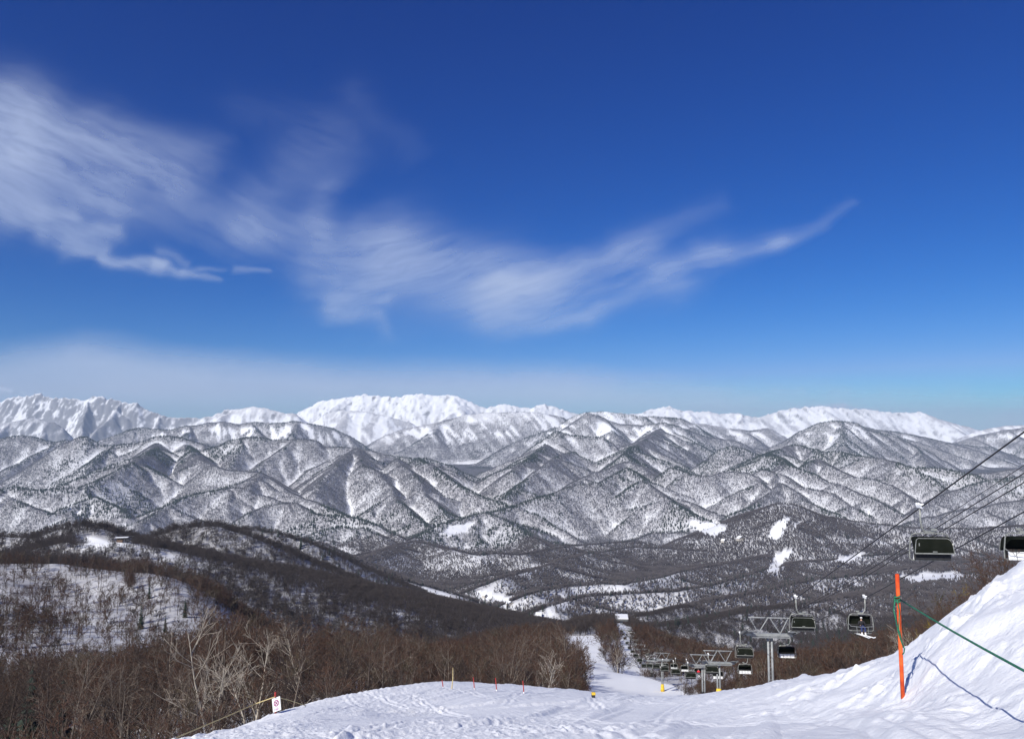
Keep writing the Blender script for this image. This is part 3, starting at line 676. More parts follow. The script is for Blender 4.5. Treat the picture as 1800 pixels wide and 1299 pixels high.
def instances(name, label, pts, lib, scale, seed):
    me = bpy.data.meshes.new(name); me.vertices.add(len(pts)); me.vertices.foreach_set('co', np.ascontiguousarray(pts, np.float32).ravel())
    a = me.attributes.new('size', 'FLOAT', 'POINT'); a.data.foreach_set('value', np.ascontiguousarray(scale, np.float32))
    g = np.random.default_rng(seed); a = me.attributes.new('turn', 'FLOAT_VECTOR', 'POINT')
    a.data.foreach_set('vector', np.stack([g.normal(0, .05, len(pts)), g.normal(0, .05, len(pts)), g.random(len(pts)) * 6.283], 1).astype(np.float32).ravel())
    o = bpy.data.objects.new(name, me); COL.objects.link(o); o['kind'] = 'stuff'; o['label'] = label; o['category'] = 'forest'
    ng = bpy.data.node_groups.new(name, 'GeometryNodeTree')
    ng.interface.new_socket('Geometry', in_out='INPUT', socket_type='NodeSocketGeometry'); ng.interface.new_socket('Geometry', in_out='OUTPUT', socket_type='NodeSocketGeometry')
    N = ng.nodes; gi = N.new('NodeGroupInput'); go = N.new('NodeGroupOutput'); ip = N.new('GeometryNodeInstanceOnPoints'); ci_ = N.new('GeometryNodeCollectionInfo')
    ci_.inputs['Collection'].default_value = lib; ci_.inputs['Separate Children'].default_value = True; ci_.inputs['Reset Children'].default_value = True
    ip.inputs['Pick Instance'].default_value = True
    ns = N.new('GeometryNodeInputNamedAttribute'); ns.data_type = 'FLOAT'; ns.inputs['Name'].default_value = 'size'
    nr = N.new('GeometryNodeInputNamedAttribute'); nr.data_type = 'FLOAT_VECTOR'; nr.inputs['Name'].default_value = 'turn'
    er = N.new('FunctionNodeEulerToRotation')
    ri = N.new('FunctionNodeRandomValue'); ri.data_type = 'INT'; ri.inputs[4].default_value = 0; ri.inputs[5].default_value = len(lib.objects) - 1
    L = ng.links.new
    L(gi.outputs[0], ip.inputs['Points']); L(ci_.outputs[0], ip.inputs['Instance']); L(ns.outputs['Attribute'], ip.inputs['Scale'])
    L(nr.outputs['Attribute'], er.inputs[0]); L(er.outputs[0], ip.inputs['Rotation']); L(ri.outputs[2], ip.inputs['Instance Index']); L(ip.outputs[0], go.inputs[0])
    md = o.modifiers.new('scatter', 'NODES'); md.node_group = ng
    return o
def merged(name, label, x, y, z, tv, tf, hs, ws, material, g):
    n_ = len(x); a = g.random(n_) * 6.283; ca, sa = np.cos(a), np.sin(a)
    lx, ly = g.normal(0, .05, n_), g.normal(0, .05, n_)
    vx = tv[None, :, 0] * ws[:, None]; vy = tv[None, :, 1] * ws[:, None]; vz = tv[None, :, 2] * hs[:, None]
    co = np.stack([x[:, None] + vx * ca[:, None] - vy * sa[:, None] + vz * lx[:, None], y[:, None] + vx * sa[:, None] + vy * ca[:, None] + vz * ly[:, None], z[:, None] + vz - .5], -1).reshape(-1, 3)
    f = (tf[None] + (np.arange(n_) * len(tv))[:, None, None]).reshape(-1, 3)
    me = mesh_np(name, co, tri=f); me.materials.append(material)
    o = bpy.data.objects.new(name, me); COL.objects.link(o); o['kind'] = 'stuff'; o['label'] = label; o['category'] = 'forest'
    return o
def spindle(cx=0, cy=0, z0=0.0, zm=.6, z1=1.0, r=.5, tx=0, ty=0):
    v = [(cx, cy, z0)] + [(cx + (tx) * .6 + r * math.cos(k * 2.0944), cy + ty * .6 + r * math.sin(k * 2.0944), zm) for k in range(3)] + [(cx + tx, cy + ty, z1)]
    return np.array(v), np.array([(0, 2, 1), (0, 3, 2), (0, 1, 3), (1, 2, 4), (2, 3, 4), (3, 1, 4)])
# far: one spindle a tree; valley: a fan of four
tv1, tf1 = spindle()
fan = [spindle(r=.12, zm=.5), spindle(0, 0, .2, .6, .95, .17, .5, .1), spindle(0, 0, .15, .6, .9, .17, -.35, .4), spindle(0, 0, .25, .65, 1.0, .17, -.1, -.5)]
tv2 = np.concatenate([f[0] for f in fan]); tf2 = np.concatenate([f[1] + 5 * i for i, f in enumerate(fan)])
tvc, tfc = np.array([(math.cos(k * 1.5708), math.sin(k * 1.5708), .04) for k in range(4)] + [(0, 0, 1.0)]), np.array([(0, 1, 4), (1, 2, 4), (2, 3, 4), (3, 0, 4)])
dec = dens * (1 - .9 * con); cnf = dens * con
x, y, z, g = scatter_cells(3400, 12500, 34, dec, seed=5)
far = y > 7000
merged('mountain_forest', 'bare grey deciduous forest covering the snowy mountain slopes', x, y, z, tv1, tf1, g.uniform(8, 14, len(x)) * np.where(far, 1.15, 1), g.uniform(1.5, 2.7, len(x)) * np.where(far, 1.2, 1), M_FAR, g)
print('far trees', len(x))
x, y, z, g = scatter_cells(3400, 11000, 110, cnf, seed=6)
merged('mountain_conifers', 'dark conifer groves on the ribs of the mountains', x, y, z, tvc, tfc, g.uniform(11, 19, len(x)), g.uniform(2.0, 3.4, len(x)), M_NEEDLE, g)
print('far conifers', len(x))
x, y, z, g = scatter_cells(1500, 3420, 21, dec, seed=7)
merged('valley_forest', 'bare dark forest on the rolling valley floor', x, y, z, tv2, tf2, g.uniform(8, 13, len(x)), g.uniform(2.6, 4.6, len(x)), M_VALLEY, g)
print('valley trees', len(x))
x, y, z, g = scatter_cells(1000, 3420, 420, cnf, seed=8)
instances('valley_conifers', 'scattered dark conifers in the valley forest', np.stack([x, y, z], 1), CLIB, g.uniform(.8, 1.6, len(x)), 8)
print('valley conifers', len(x))
print('forests', round(time.time() - T0, 1))

# nearer woods: the largest are things of their own, the rest one mass
nd = dens.copy()
lit = in_poly([(-60, 1000), (60, 985), (200, 1005), (320, 1015), (345, 1060), (335, 1135), (160, 1135), (60, 1085), (-60, 1050)]) & (GY > 290) & (GY < 500)
nd[lit] = .42
nd = nd * (1 + .5 * sstep(400, 700, GY))
x, y, z, g = scatter_cells(52, 1520, 21, nd, seed=9, top=11)
keep = ~piste_mask(x, y, 1.2)
d_near = (y > 0)
# no trees on the groomed slope this side of the brow
lx = np.interp(y, [20, 30, 42, 58, 62], [-9.6, -10.2, -10.6, -8.6, -3]); keep &= ~((y < 62) & (x > lx) & (x < 14 + y * .3))
# lift corridor: only low growth
XL = 20.8 + .102 * y
under = (np.abs(x - XL) < 6) & (y < 330)
keep &= ~((np.abs(x - XL) < 6.5) & (y < 80))
x, y, z, under = x[keep], y[keep], z[keep], under[keep]
hh = g.uniform(7.5, 12.5, len(x)); hh[under] = g.uniform(3.0, 4.8, under.sum())
hh[(y < 130) & (x > 0)] *= .6
TOPL = [(-300,1140),(0,1142),(150,1140),(250,1130),(330,1095),(390,1075),(450,1090),(500,1098),(620,1095),(700,1098),(780,1130),(850,1122),(930,1088),(1000,1082),(1030,1122),(1045,1098),(1095,1112),(1112,1102),(1150,1112),(1180,1132),(1210,1170),(1270,1190),(1340,1155),(1450,1122),(1560,1098),(1640,1065),(1700,1015),(1800,968),(2200,940)]
tl = np.interp(px_of(x, y), *zip(*TOPL)) + g.normal(0, 8, len(x)) + 26 * fbm(px_of(x, y) / 42, y / 30, 2, 301)
hcap = slopes(px_of(x, y), tl)[1] * y - z
nearb = y < 420
drop = nearb & (hcap < 1.2) & (y < 140)
hh = np.where(nearb & (hcap > 1.2), np.minimum(hh, hcap), hh)
x, y, z, hh = x[~drop], y[~drop], z[~drop], hh[~drop]
size = hh / y
order = np.argsort(-size)
vis_u = np.abs(x / y) < .69
order = order[vis_u[order]]
ind = order[:270]
rest = np.ones(len(x), bool); rest[ind] = False
for nm, lab, mk, lib in (('woods', 'bare brown deciduous woods on the slopes round the ski run', y < 480, LIB), ('hill_woods', 'dark bare woods covering the lower hills beyond the ski run', y >= 480, LIB2)):
    instances(nm, lab, np.stack([x, y, z - .2], 1)[rest & mk], lib, hh[rest & mk] / 11.0, 10)
print('woods', rest.sum())
NEAR_TREES = [(x[i], y[i], z[i], hh[i]) for i in ind]
for (tx, ty, tz, th) in NEAR_TREES:
    pr = rnd.choice([0, 1, 2, 3, 4, 5, 2, 5, 3, 2, 5])
    if tx > 5: lab, grp = 'bare brown tree on the slope below the chairlift', 'bare trees below the chairlift'
    else: lab, grp = 'bare reddish brown tree in the woods left of the ski run', 'bare trees left of the ski run'
    tree_thing('bare_tree', lab, pr, (tx, ty, tz - .1), th, rnd.uniform(0, 6.28), grp)
print('things', round(time.time() - T0, 1))

# undergrowth along the edges of the woods
ud = nd * (GY < 230) * (1 - lit)
x, y, z, g = scatter_cells(30, 230, 5.0, ud, seed=19, top=3)
lx = np.interp(y, [20, 30, 42, 58, 62], [-9.3, -9.9, -10.2, -8.2, -3]); k_ = ~piste_mask(x, y, .4) & ~((y < 62) & (x > lx) & (x < 14 + y * .3))
x, y, z = x[k_], y[k_], z[k_]
instances('undergrowth', 'low tangled brown undergrowth along the edge of the snow', np.stack([x, y, z - .1], 1), LIB, g.uniform(.16, .34, len(x)), 20)
print('undergrowth', len(x))
# ------------------------------------------------------------------ building helpers
class MB:
    def __init__(s): s.bm = bmesh.new()
    def box(s, c, d, rot=None):
        r = bmesh.ops.create_cube(s.bm, size=1.0)
        m = Matrix.Translation(c) @ (rot.to_4x4() if rot else Matrix.Identity(4)) @ Matrix.Diagonal((*d, 1))
        bmesh.ops.transform(s.bm, matrix=m, verts=r['verts']); return s
    def tube(s, pts, r, n=6, r2=None, cap=True):
        pts = [Vector(p) for p in pts]; rings = []
        for i, p in enumerate(pts):
            d = (pts[min(i + 1, len(pts) - 1)] - pts[max(i - 1, 0)]).normalized()
            a = d.cross(Vector((0, 0, 1)) if abs(d.z) < .9 else Vector((0, 1, 0))).normalized(); b = d.cross(a)
            rr_ = r if r2 is None else r + (r2 - r) * i / (len(pts) - 1)
            rings.append([s.bm.verts.new(p + a * math.cos(k * 6.28319 / n) * rr_ + b * math.sin(k * 6.28319 / n) * rr_) for k in range(n)])
        for a, b in zip(rings[:-1], rings[1:]):
            for k in range(n): s.bm.faces.new((a[k], a[(k + 1) % n], b[(k + 1) % n], b[k]))
        if cap: s.bm.faces.new(rings[0][::-1]); s.bm.faces.new(rings[-1])
        return s
    def poly(s, v, f):
        vv = [s.bm.verts.new(p) for p in v]
        for q_ in f: s.bm.faces.new([vv[i] for i in q_])
        return s
    def sheet(s, section, w0, w1, th=.03, n=1):
        """a curved panel: section of (y, z) swept across x from -w to w, width going w0 -> w1"""
        m = len(section); v = []
        for k, (y_, z_) in enumerate(section):
            w_ = w0 + (w1 - w0) * k / (m - 1)
            v += [(-w_, y_, z_), (w_, y_, z_), (-w_, y_ - th, z_ - th * .3), (w_, y_ - th, z_ - th * .3)]
        f = []
        for k in range(m - 1):
            a, b = 4 * k, 4 * k + 4
            f += [(a, a + 1, b + 1, b), (a + 2, b + 2, b + 3, a + 3), (a, b, b + 2, a + 2), (a + 1, a + 3, b + 3, b + 1)]
        f += [(0, 2, 3, 1), (4 * m - 4, 4 * m - 3, 4 * m - 1, 4 * m - 2)]
        return s.poly(v, f)
    def make(s, name, material, parent=None, bevel=0, smooth=False):
        if bevel: bmesh.ops.bevel(s.bm, geom=list(s.bm.edges), offset=bevel, segments=1, affect='EDGES')
        bmesh.ops.recalc_face_normals(s.bm, faces=s.bm.faces)
        me = bpy.data.meshes.new(name); s.bm.to_mesh(me); s.bm.free()
        if smooth: me.polygons.foreach_set('use_smooth', np.ones(len(me.polygons), bool))
        me.materials.append(material)
        o = bpy.data.objects.new(name, me); COL.objects.link(o)
        if parent: o.parent = parent
        return o
def tag(o, label, cat, group=None):
    o['label'] = label; o['category'] = cat
    if group: o['group'] = group
    return o
def thing(name, label, cat, loc, rz=0, group=None):
    o = bpy.data.objects.new(name, None); COL.objects.link(o); o.location = loc; o.rotation_euler = (0, 0, rz); o.empty_display_size = .3
    return tag(o, label, cat, group)
def copy_tree(o, parent=None):
    c_ = o.copy(); COL.objects.link(c_)
    if parent: c_.parent = parent
    for ch in list(o.children): copy_tree(ch, c_)
    return c_
def ray_ground(px, py, y0=3.5, y1=4000):
    u, s_ = slopes(px, py); u = float(u); s_ = float(s_)
    ys = np.exp(np.linspace(math.log(y0), math.log(y1), 4000)); g_ = ground(u * ys, ys)
    k = int(np.argmax(g_ >= s_ * ys)); y = float(ys[k])
    return Vector((u * y, y, float(g_[k])))
def G(x, y): return float(ground(np.array([x]), np.array([y]))[0])
M_GALV = noisy('galvanised_steel', (.23, .245, .255), (.33, .345, .355), 2.0, .55, .3)
M_STEEL = noisy('dark_steel', (.10, .105, .11), (.17, .175, .18), 2.0, .5, .3)
M_WHITE = noisy('white_paint', (.72, .73, .74), (.82, .83, .84), 4, .45)
M_PALE = noisy('pale_metal', (.22, .23, .215), (.32, .33, .31), 5, .4, .3)
M_TINT = noisy('smoked_shield', (.007, .009, .0065), (.012, .014, .011), 1.5, .6, 0, spec=.04)
M_BLACK = noisy('black_vinyl', (.012, .013, .014), (.03, .03, .032), 6, .6)
M_YELLOW = noisy('yellow_foam', (.62, .40, .03), (.75, .52, .06), 1.5, .7)
M_ORANGE = noisy('orange_foam', (.58, .06, .012), (.84, .14, .03), 7, .7)
M_RED = noisy('red_paint', (.30, .03, .03), (.42, .05, .04), 3, .6)
M_GREEN = noisy('green_rope', (.01, .10, .06), (.03, .20, .11), 30, .8)
M_DROPE = noisy('dark_rope', (.025, .04, .045), (.06, .08, .085), 30, .8)
M_YROPE = noisy('yellow_rope', (.42, .34, .16), (.58, .48, .26), 30, .8)
M_CABLE = noisy('steel_cable', (.03, .03, .032), (.05, .05, .055), 20, .6, .3)
M_MAG = mat('magenta_ink', (.30, .03, .16), .6)
M_INK = mat('dark_ink', (.06, .02, .10), .6)
M_PINK = mat('faded_pink_ink', (.55, .33, .48), .6); M_GREYI = mat('faded_grey_ink', (.42, .44, .52), .6)
M_ROOFS = noisy('roof_snow', (.78, .80, .84), (.86, .87, .89), 1, .7)
M_WOODW = noisy('brown_boards', (.10, .065, .045), (.17, .11, .08), 1.0, .8)
M_WALL = noisy('pale_wall', (.45, .42, .38), (.55, .52, .47), .6, .8)
M_GLASSD = mat('dark_window', (.02, .025, .03), .15)

# ------------------------------------------------------------------ the chairlift
LD = np.array([-60, 31.3, 41.7, 68, 92.5, 131, 149, 237, 280, 388, 472, 545])
LZ = [None] + [float(slopes(1300, py)[1]) * d for d, py in zip(LD[1:], (755, 890, 1050, 1110, 1161, 1166, 1157, 1159, 1130, 1106, 1096))]
LZ[0] = LZ[1] + .36 * 91.3; LZ = np.array(LZ)
def rope_z(d): return float(np.interp(d, LD, LZ))
def rope_x(d, side): return 20.75 + .102 * d + side * 3.0
LAZ = -math.atan(.102)                      # things on the line face along it
rope = MB()
for side in (-1, 1): rope.tube([(rope_x(d, side), d, rope_z(d)) for d in sorted(set(list(LD) + [0, 15, 52, 60, 80, 110, 200, 330]))], .036, 6)
tag(rope.make('haul_rope', M_CABLE), 'black steel haul rope of the chairlift, both strands running downhill', 'cable')
for k, (dx, dz, rad, lab) in enumerate(((1.5, 1.5, .016, 'thin dark signal cable, uppermost of the three running to the tower frame tops'), (1.9, 1.35, .03, 'dark signal cable between two others running to the tower frame tops'), (2.3, 1.12, .03, 'dark signal cable, lowest of the three running to the tower frame tops'))):
    cb = MB(); cb.tube([(20.75 + .102 * d + dx, d, rope_z(d) + float(np.interp(d, [40, 92.5], [dz, 1.62])) - 1.4 * max(0, math.sin(math.pi * (d - 92.5) / 38.5)) * (92.5 < d < 131)) for d in (-60, 0, 31.3, 41.7, 52, 60, 68, 80, 92.5, 105, 118, 131, 149, 237, 280)], rad, 5)
    tag(cb.make('signal_cable', M_CABLE), lab, 'cable')

def make_tower(d, label, pad=None):
    x = 20.75 + .102 * d; zr = rope_z(d); zg = G(x, d) - .4; h = zr - zg - .35
    t = thing('lift_tower', label, 'lift tower', (x, d, zg), LAZ, 'chairlift towers')
    MB().tube([(-.16, 0, 0), (-.16, 0, h)], .15, 10, .13).tube([(.26, 0, 0), (.26, 0, h)], .15, 10, .13).make('mast', M_GALV, t, smooth=True)
    ld = MB()
    for k in range(int(h / .45)): ld.box((.05, -.1, .5 + k * .45), (.42, .035, .035))
    ld.make('ladder', M_GALV, t)
    c_ = MB(); c_.box((0, 0, h + .02), (5.3, .34, .34)); c_.box((0, -.5, h - .18), (4.4, .5, .05)); c_.box((0, -.74, h + .25), (4.4, .04, .04)); c_.make('crossarm', M_GALV, t, .02)
    f = MB(); tz = h + 1.95
    f.tube([(-2.35, 0, tz), (2.35, 0, tz)], .075, 8)
    for a, b in (((-1.25, h + .15), (-2.2, tz)), ((-1.25, h + .15), (-.1, tz)), ((1.25, h + .15), (.1, tz)), ((1.25, h + .15), (2.2, tz))): f.tube([(a[0], 0, a[1]), (b[0], 0, b[1])], .06, 8)
    f.make('lifting_frame', M_GALV, t)
    sl = (rope_z(d + 3) - rope_z(d - 3)) / 6; R = Matrix.Rotation(math.atan(sl), 3, 'X')
    for side in (-1, 1):
        s_ = MB(); cx = side * 3.0 - side * .28
        s_.box((cx, 0, h + .1), (.10, 3.6, .2), R)
        s_.box((cx - side * .3, 0, h + .12), (.6, .14, .14))
        for k in range(8):
            yy = -1.6 + k * .457; p = R @ Vector((0, yy, .16)); q = Vector((side * 3.0, 0, h + .1)) + p - Vector((0, 0, .02))
            s_.tube([q + Vector((-.05, 0, 0)), q + Vector((.05, 0, 0))], .15, 10)
        s_.make('sheave_assembly', M_STEEL, t)
        w_ = MB(); w_.box((cx - side * .42, -.3, h + .32), (.7, 2.6, .05), R); w_.make('walkway', M_GALV, t)
    if pad:
        p_ = MB(); p_.tube([(pad, 0, .5), (pad, 0, 1.2), (pad * .9, 0, 2.1), (pad * .8, 0, 2.5)], .62, 10, .38); p_.make('yellow_pad', M_YELLOW, t, smooth=True)
    else:
        p_ = MB(); p_.tube([(-.16, 0, .0), (-.16, 0, 2.1)], .26, 10).tube([(.26, 0, .0), (.26, 0, 2.0)], .26, 10); p_.make('black_pad', M_BLACK, t)
    return t
make_tower(92.5, 'tall grey lift tower with V-braced frame, nearest of all')
make_tower(131, 'grey lift tower with large yellow pad beside the snow brow', .05)
make_tower(149, 'grey lift tower with dark padded foot left of the yellow padded one', -.0)
make_tower(237, 'lift tower with yellow pad standing alone on the groomed snow', .05)
make_tower(280, 'lift tower just behind the lone yellow padded tower')
for d, lab in ((388, 'small lift tower in the snowy corridor between the woods'), (345, 'lift tower at the near mouth of the snowy corridor'), (430, 'tiny lift tower far down the snowy corridor'), (475, 'tiny lift tower close to the valley station, farthest of all')): make_tower(d, lab)

def make_chair(seated):
    t = thing('lift_chair', 'chair', 'lift chair', (0, 0, 0)); t.scale = (.94, .94, .94)
    MB().box((0, 0, .1), (.16, .62, .18)).box((0, .2, .2), (.12, .2, .16)).tube([(-.1, .3, .2), (.1, .3, .2)], .09, 8).tube([(-.1, -.3, .2), (.1, -.3, .2)], .09, 8).make('grip', M_WHITE, t, .015)
    MB().tube([(0, 0, .05), (0, 0, -.75), (.05, 0, -1.08), (.17, 0, -1.28), (.34, 0, -1.38), (.55, 0, -1.40)], .055, 8).make('hanger', M_PALE, t, smooth=True)
    ox = .45
    fr = MB(); L = [(-.75, -1.42), (-.95, -1.5), (-1.04, -1.7), (-1.12, -2.4), (-1.12, -2.85), (-1.0, -2.93)]
    fr.tube([(ox + x_, 0, z_) for x_, z_ in L[::-1]] + [(ox - x_, 0, z_) for x_, z_ in L], .038, 6)
    fr.tube([(ox - 1.02, .0, -2.93), (ox + 1.02, 0, -2.93)], .035, 6)
    for s_ in (-.5, 0, .5): fr.tube([(ox + s_, -.02, -2.93), (ox + s_, -.22, -2.72)], .025, 5)
    fr.box((ox, 0, -1.36), (.5, .16, .16)).box((ox + .22, -.1, -1.2), (.3, .08, .12))
    fr.make('frame', M_PALE, t)
    sec = ([] if seated else [(.30, -1.74), (.15, -1.65)]) + [(-.1, -1.60), (-.36, -1.68), (-.52, -1.9), (-.58, -2.2), (-.56, -2.46)]
    cn = MB(); cn.sheet(sec, .90, 1.06, .03)
    for s_ in (-1, 1):
        v = [(s_ * (.90 + .16 * k / (len(sec) - 1)) * .995, y_, z_) for k, (y_, z_) in enumerate(sec)]; v += [(p[0] - s_ * .02, p[1], p[2]) for p in v]
        n_ = len(sec); f = [tuple(range(n_)), tuple(range(2 * n_ - 1, n_ - 1, -1))] + [(i, i + n_, i + n_ + 1, i + 1) for i in range(n_ - 1)] + [(n_ - 1, 2 * n_ - 1, n_, 0)]
        cn.poly(v, f)
    bmesh.ops.translate(cn.bm, verts=cn.bm.verts, vec=(ox, 0, 0)); cn = cn.make('canopy', M_TINT, t, smooth=False)
    rim = MB(); y_ = -.62
    rim.tube([(ox - 1.06, y_, -2.46), (ox - 1.0, -.60, -1.98), (ox - .92, -.5, -1.74), (ox - .78, -.42, -1.66), (ox + .78, -.42, -1.66), (ox + .92, -.5, -1.74), (ox + 1.0, -.60, -1.98), (ox + 1.06, y_, -2.46)], .022, 5)
    rim.box((ox, y_, -2.47), (2.12, .05, .06)); rim.box((ox + .02, -.625, -2.37), (.24, .02, .05)).box((ox - .82, -.62, -1.98), (.05, .03, .16)); rim.make('canopy_rim', M_PALE, cn)
    MB().box((ox, -.27, -2.62), (2.0, .10, .50), Matrix.Rotation(-.16, 3, 'X')).make('backrest', M_BLACK, t, .03)
    for k in range(4):
        x_ = ox - .70 + k * .467
        if seated: MB().box((x_, .02, -2.68), (.44, .48, .09)).make('seat', M_BLACK, t, .02)
        else: MB().box((x_, .02, -2.72), (.42, .08, .46), Matrix.Rotation(.16, 3, 'X')).make('seat', M_WHITE, t, .02)
    sb = MB(); sb.tube([(ox - 1.05, -.1, -2.3), (ox - 1.0, .35, -2.45), (ox - .3, .42, -2.5), (ox + .3, .42, -2.5), (ox + 1.0, .35, -2.45), (ox + 1.05, -.1, -2.3)], .022, 6)
    if seated:
        for s_ in (-.5, .5): sb.tube([(ox + s_, .42, -2.5), (ox + s_, .5, -3.05)], .02, 6).tube([(ox + s_ - .25, .5, -3.05), (ox + s_ + .25, .5, -3.05)], .022, 6)
    sb.make('safety_bar', M_GALV, t)
    return t
protoE = make_chair(False); protoS = make_chair(True)
usedE = usedS = False
CHL = {-1: ['largest empty chair with smoked canopy seen from behind, white grip above', 'empty chair with dark canopy and pale bar between big tower and skier chair', 'dark chair hanging left of the nearest tower mast', 'dark chair in front of the yellow padded tower', 'dark chair left of the paired towers'],
       1: ['chair cut by the picture edge, white seats under dark canopy', 'chair carrying the skier in black jacket and white helmet', 'white seated empty chair just right of the nearest tower mast', 'small white seated chair left of and below the nearest tower', 'white seated chair behind the padded tower masts', 'chair carrying the skier in red beside the paired towers', 'small white seated chair left of the red skier']}
CHAIRS = {}
for side in (-1, 1):
    for k in range(18):
        d = 42 + 26.4 * k
        occ = side == 1 and k in (1, 5)
        if occ: o = protoS if not usedS else copy_tree(protoS); usedS = True
        else: o = protoE if not usedE else copy_tree(protoE); usedE = True
        o.location = (rope_x(d, side), d, rope_z(d)); o.rotation_euler = (0, 0, LAZ + (math.pi if side == 1 else 0))
        # the seats face the way the chair travels: down on the left strand, up towards us on the right
        ls = CHL[side]
        o['label'] = ls[k] if k < len(ls) else ('small dark chair far down the descending strand' if side == -1 else 'small white seated chair far down the ascending strand')
        o['group'] = 'chairs of the chairlift' if k < len(ls) else ('distant descending chairs' if side == -1 else 'distant ascending chairs')
        CHAIRS[side, k] = o

# ------------------------------------------------------------------ people
def skin(name, verts, edges, material, parent=None, sub=1, root=0):
    me = bpy.data.meshes.new(name); me.from_pydata([v[:3] for v in verts], edges, [])
    o = bpy.data.objects.new(name, me); COL.objects.link(o)
    m = o.modifiers.new('skin', 'SKIN'); m.use_smooth_shade = True
    for i, v in enumerate(verts):
        me.skin_vertices[0].data[i].radius = (v[3], v[3] if len(v) < 5 else v[4]); me.skin_vertices[0].data[i].use_root = i == root
    o.modifiers.new('sub', 'SUBSURF').levels = sub; o.modifiers['sub'].render_levels = sub
    dg = bpy.context.evaluated_depsgraph_get(); m2 = bpy.data.meshes.new_from_object(o.evaluated_get(dg)); bpy.data.objects.remove(o)
    m2.name = name; m2.materials.append(material); m2.polygons.foreach_set('use_smooth', np.ones(len(m2.polygons), bool))
    r = bpy.data.objects.new(name, m2); COL.objects.link(r)
    if parent: r.parent = parent
    return r
M_SKINC = mat('skin', (.55, .34, .25), .5)
def seated_skier(label, loc, rz, jacket, trousers, helmet, skic, turn=0.0):
    t = thing('person', label, 'person', loc, rz)
    # pelvis, spine, neck, head | legs hang over the seat edge | arms to the safety bar; +y is forward
    B = [(0, 0, .12, .13), (0, -.03, .32, .13), (0, -.02, .52, .14), (0, 0, .62, .06), (0, .02, .68, .055), (0, .03, .80, .09),
         (.10, .04, .10, .085), (.13, .44, .08, .065), (.14, .52, -.34, .045), (.14, .60, -.40, .045), (-.10, .04, .10, .085), (-.13, .44, .08, .065), (-.14, .52, -.34, .045), (-.14, .60, -.40, .045),
         (.19, 0, .52, .06), (.27, .12, .30, .045), (.20, .36, .28, .035), (.18, .44, .29, .03), (-.19, 0, .52, .06), (-.27, .12, .30, .045), (-.20, .36, .28, .035), (-.18, .44, .29, .03)]
    E = [(0, 1), (1, 2), (2, 3), (3, 4), (4, 5), (0, 6), (6, 7), (7, 8), (8, 9), (0, 10), (10, 11), (11, 12), (12, 13), (2, 14), (14, 15), (15, 16), (16, 17), (2, 18), (18, 19), (19, 20), (20, 21)]
    skin('body', B, E, M_SKINC, t)
    jm = noisy('jacket', jacket, tuple(min(1, c_ * 1.5 + .01) for c_ in jacket), 6, .75); tm = noisy('trousers', trousers, tuple(min(1, c_ * 1.5 + .01) for c_ in trousers), 6, .75)
    skin('jacket', [(0, 0, .10, .165), (0, -.03, .32, .165), (0, -.02, .52, .165), (0, 0, .62, .085), (.2, 0, .52, .085), (.28, .12, .30, .07), (.20, .36, .28, .055), (-.2, 0, .52, .085), (-.28, .12, .30, .07), (-.20, .36, .28, .055)],
         [(0, 1), (1, 2), (2, 3), (2, 4), (4, 5), (5, 6), (2, 7), (7, 8), (8, 9)], jm, t)
    skin('trousers', [(0, 0, .12, .15), (.11, .06, .11, .115), (.13, .44, .09, .09), (.14, .52, -.28, .075), (-.11, .06, .11, .115), (-.13, .44, .09, .09), (-.14, .52, -.28, .075)], [(0, 1), (1, 2), (2, 3), (0, 4), (4, 5), (5, 6)], tm, t)
    hm = mat('helmet', helmet, .35)
    skin('helmet', [(0, .0, .80, .12), (0, .015, .86, .115), (0, .02, .91, .08)], [(0, 1), (1, 2)], hm, t)
    skin('goggles', [(-.08, .10, .81, .035), (0, .135, .81, .04), (.08, .10, .81, .035)], [(0, 1), (1, 2)], M_BLACK, t, root=1)
    for s_ in (-1, 1):
        skin('glove', [(s_ * .19, .40, .285, .05), (s_ * .17, .48, .30, .045)], [(0, 1)], M_BLACK, t)
        bt = skin('boot', [(s_ * .14, .51, -.26, .08), (s_ * .14, .53, -.42, .075), (s_ * .14, .68, -.45, .055)], [(0, 1), (1, 2)], M_WHITE, t)
        sk = MB(); a = .12 * s_ + turn
        sk.tube([(s_ * .14 - math.sin(a) * .7, .6 - math.cos(a) * .7, -.53), (s_ * .14, .6, -.515), (s_ * .14 + math.sin(a) * .75, .6 + math.cos(a) * .75, -.54), (s_ * .14 + math.sin(a) * .92, .6 + math.cos(a) * .92, -.45)], .045, 4); sk.make('ski', skic, t)
    return t
def in_chair(o, x_, label, *a, **k):
    p = Matrix.Translation(o.location) @ o.rotation_euler.to_matrix().to_4x4() @ (Vector((.45 + x_, .02, -2.66)) * .94)
    return seated_skier(label, p, o.rotation_euler.z, *a, **k)
in_chair(CHAIRS[1, 1], -.05, 'skier riding the chair in black jacket, navy trousers and white helmet', (.012, .012, .015), (.015, .025, .085), (.8, .8, .8), M_WHITE, turn=-.5)
in_chair(CHAIRS[1, 5], .1, 'skier in red jacket riding a distant chair beside the tower', (.55, .02, .04), (.05, .05, .06), (.2, .2, .2), M_WHITE)

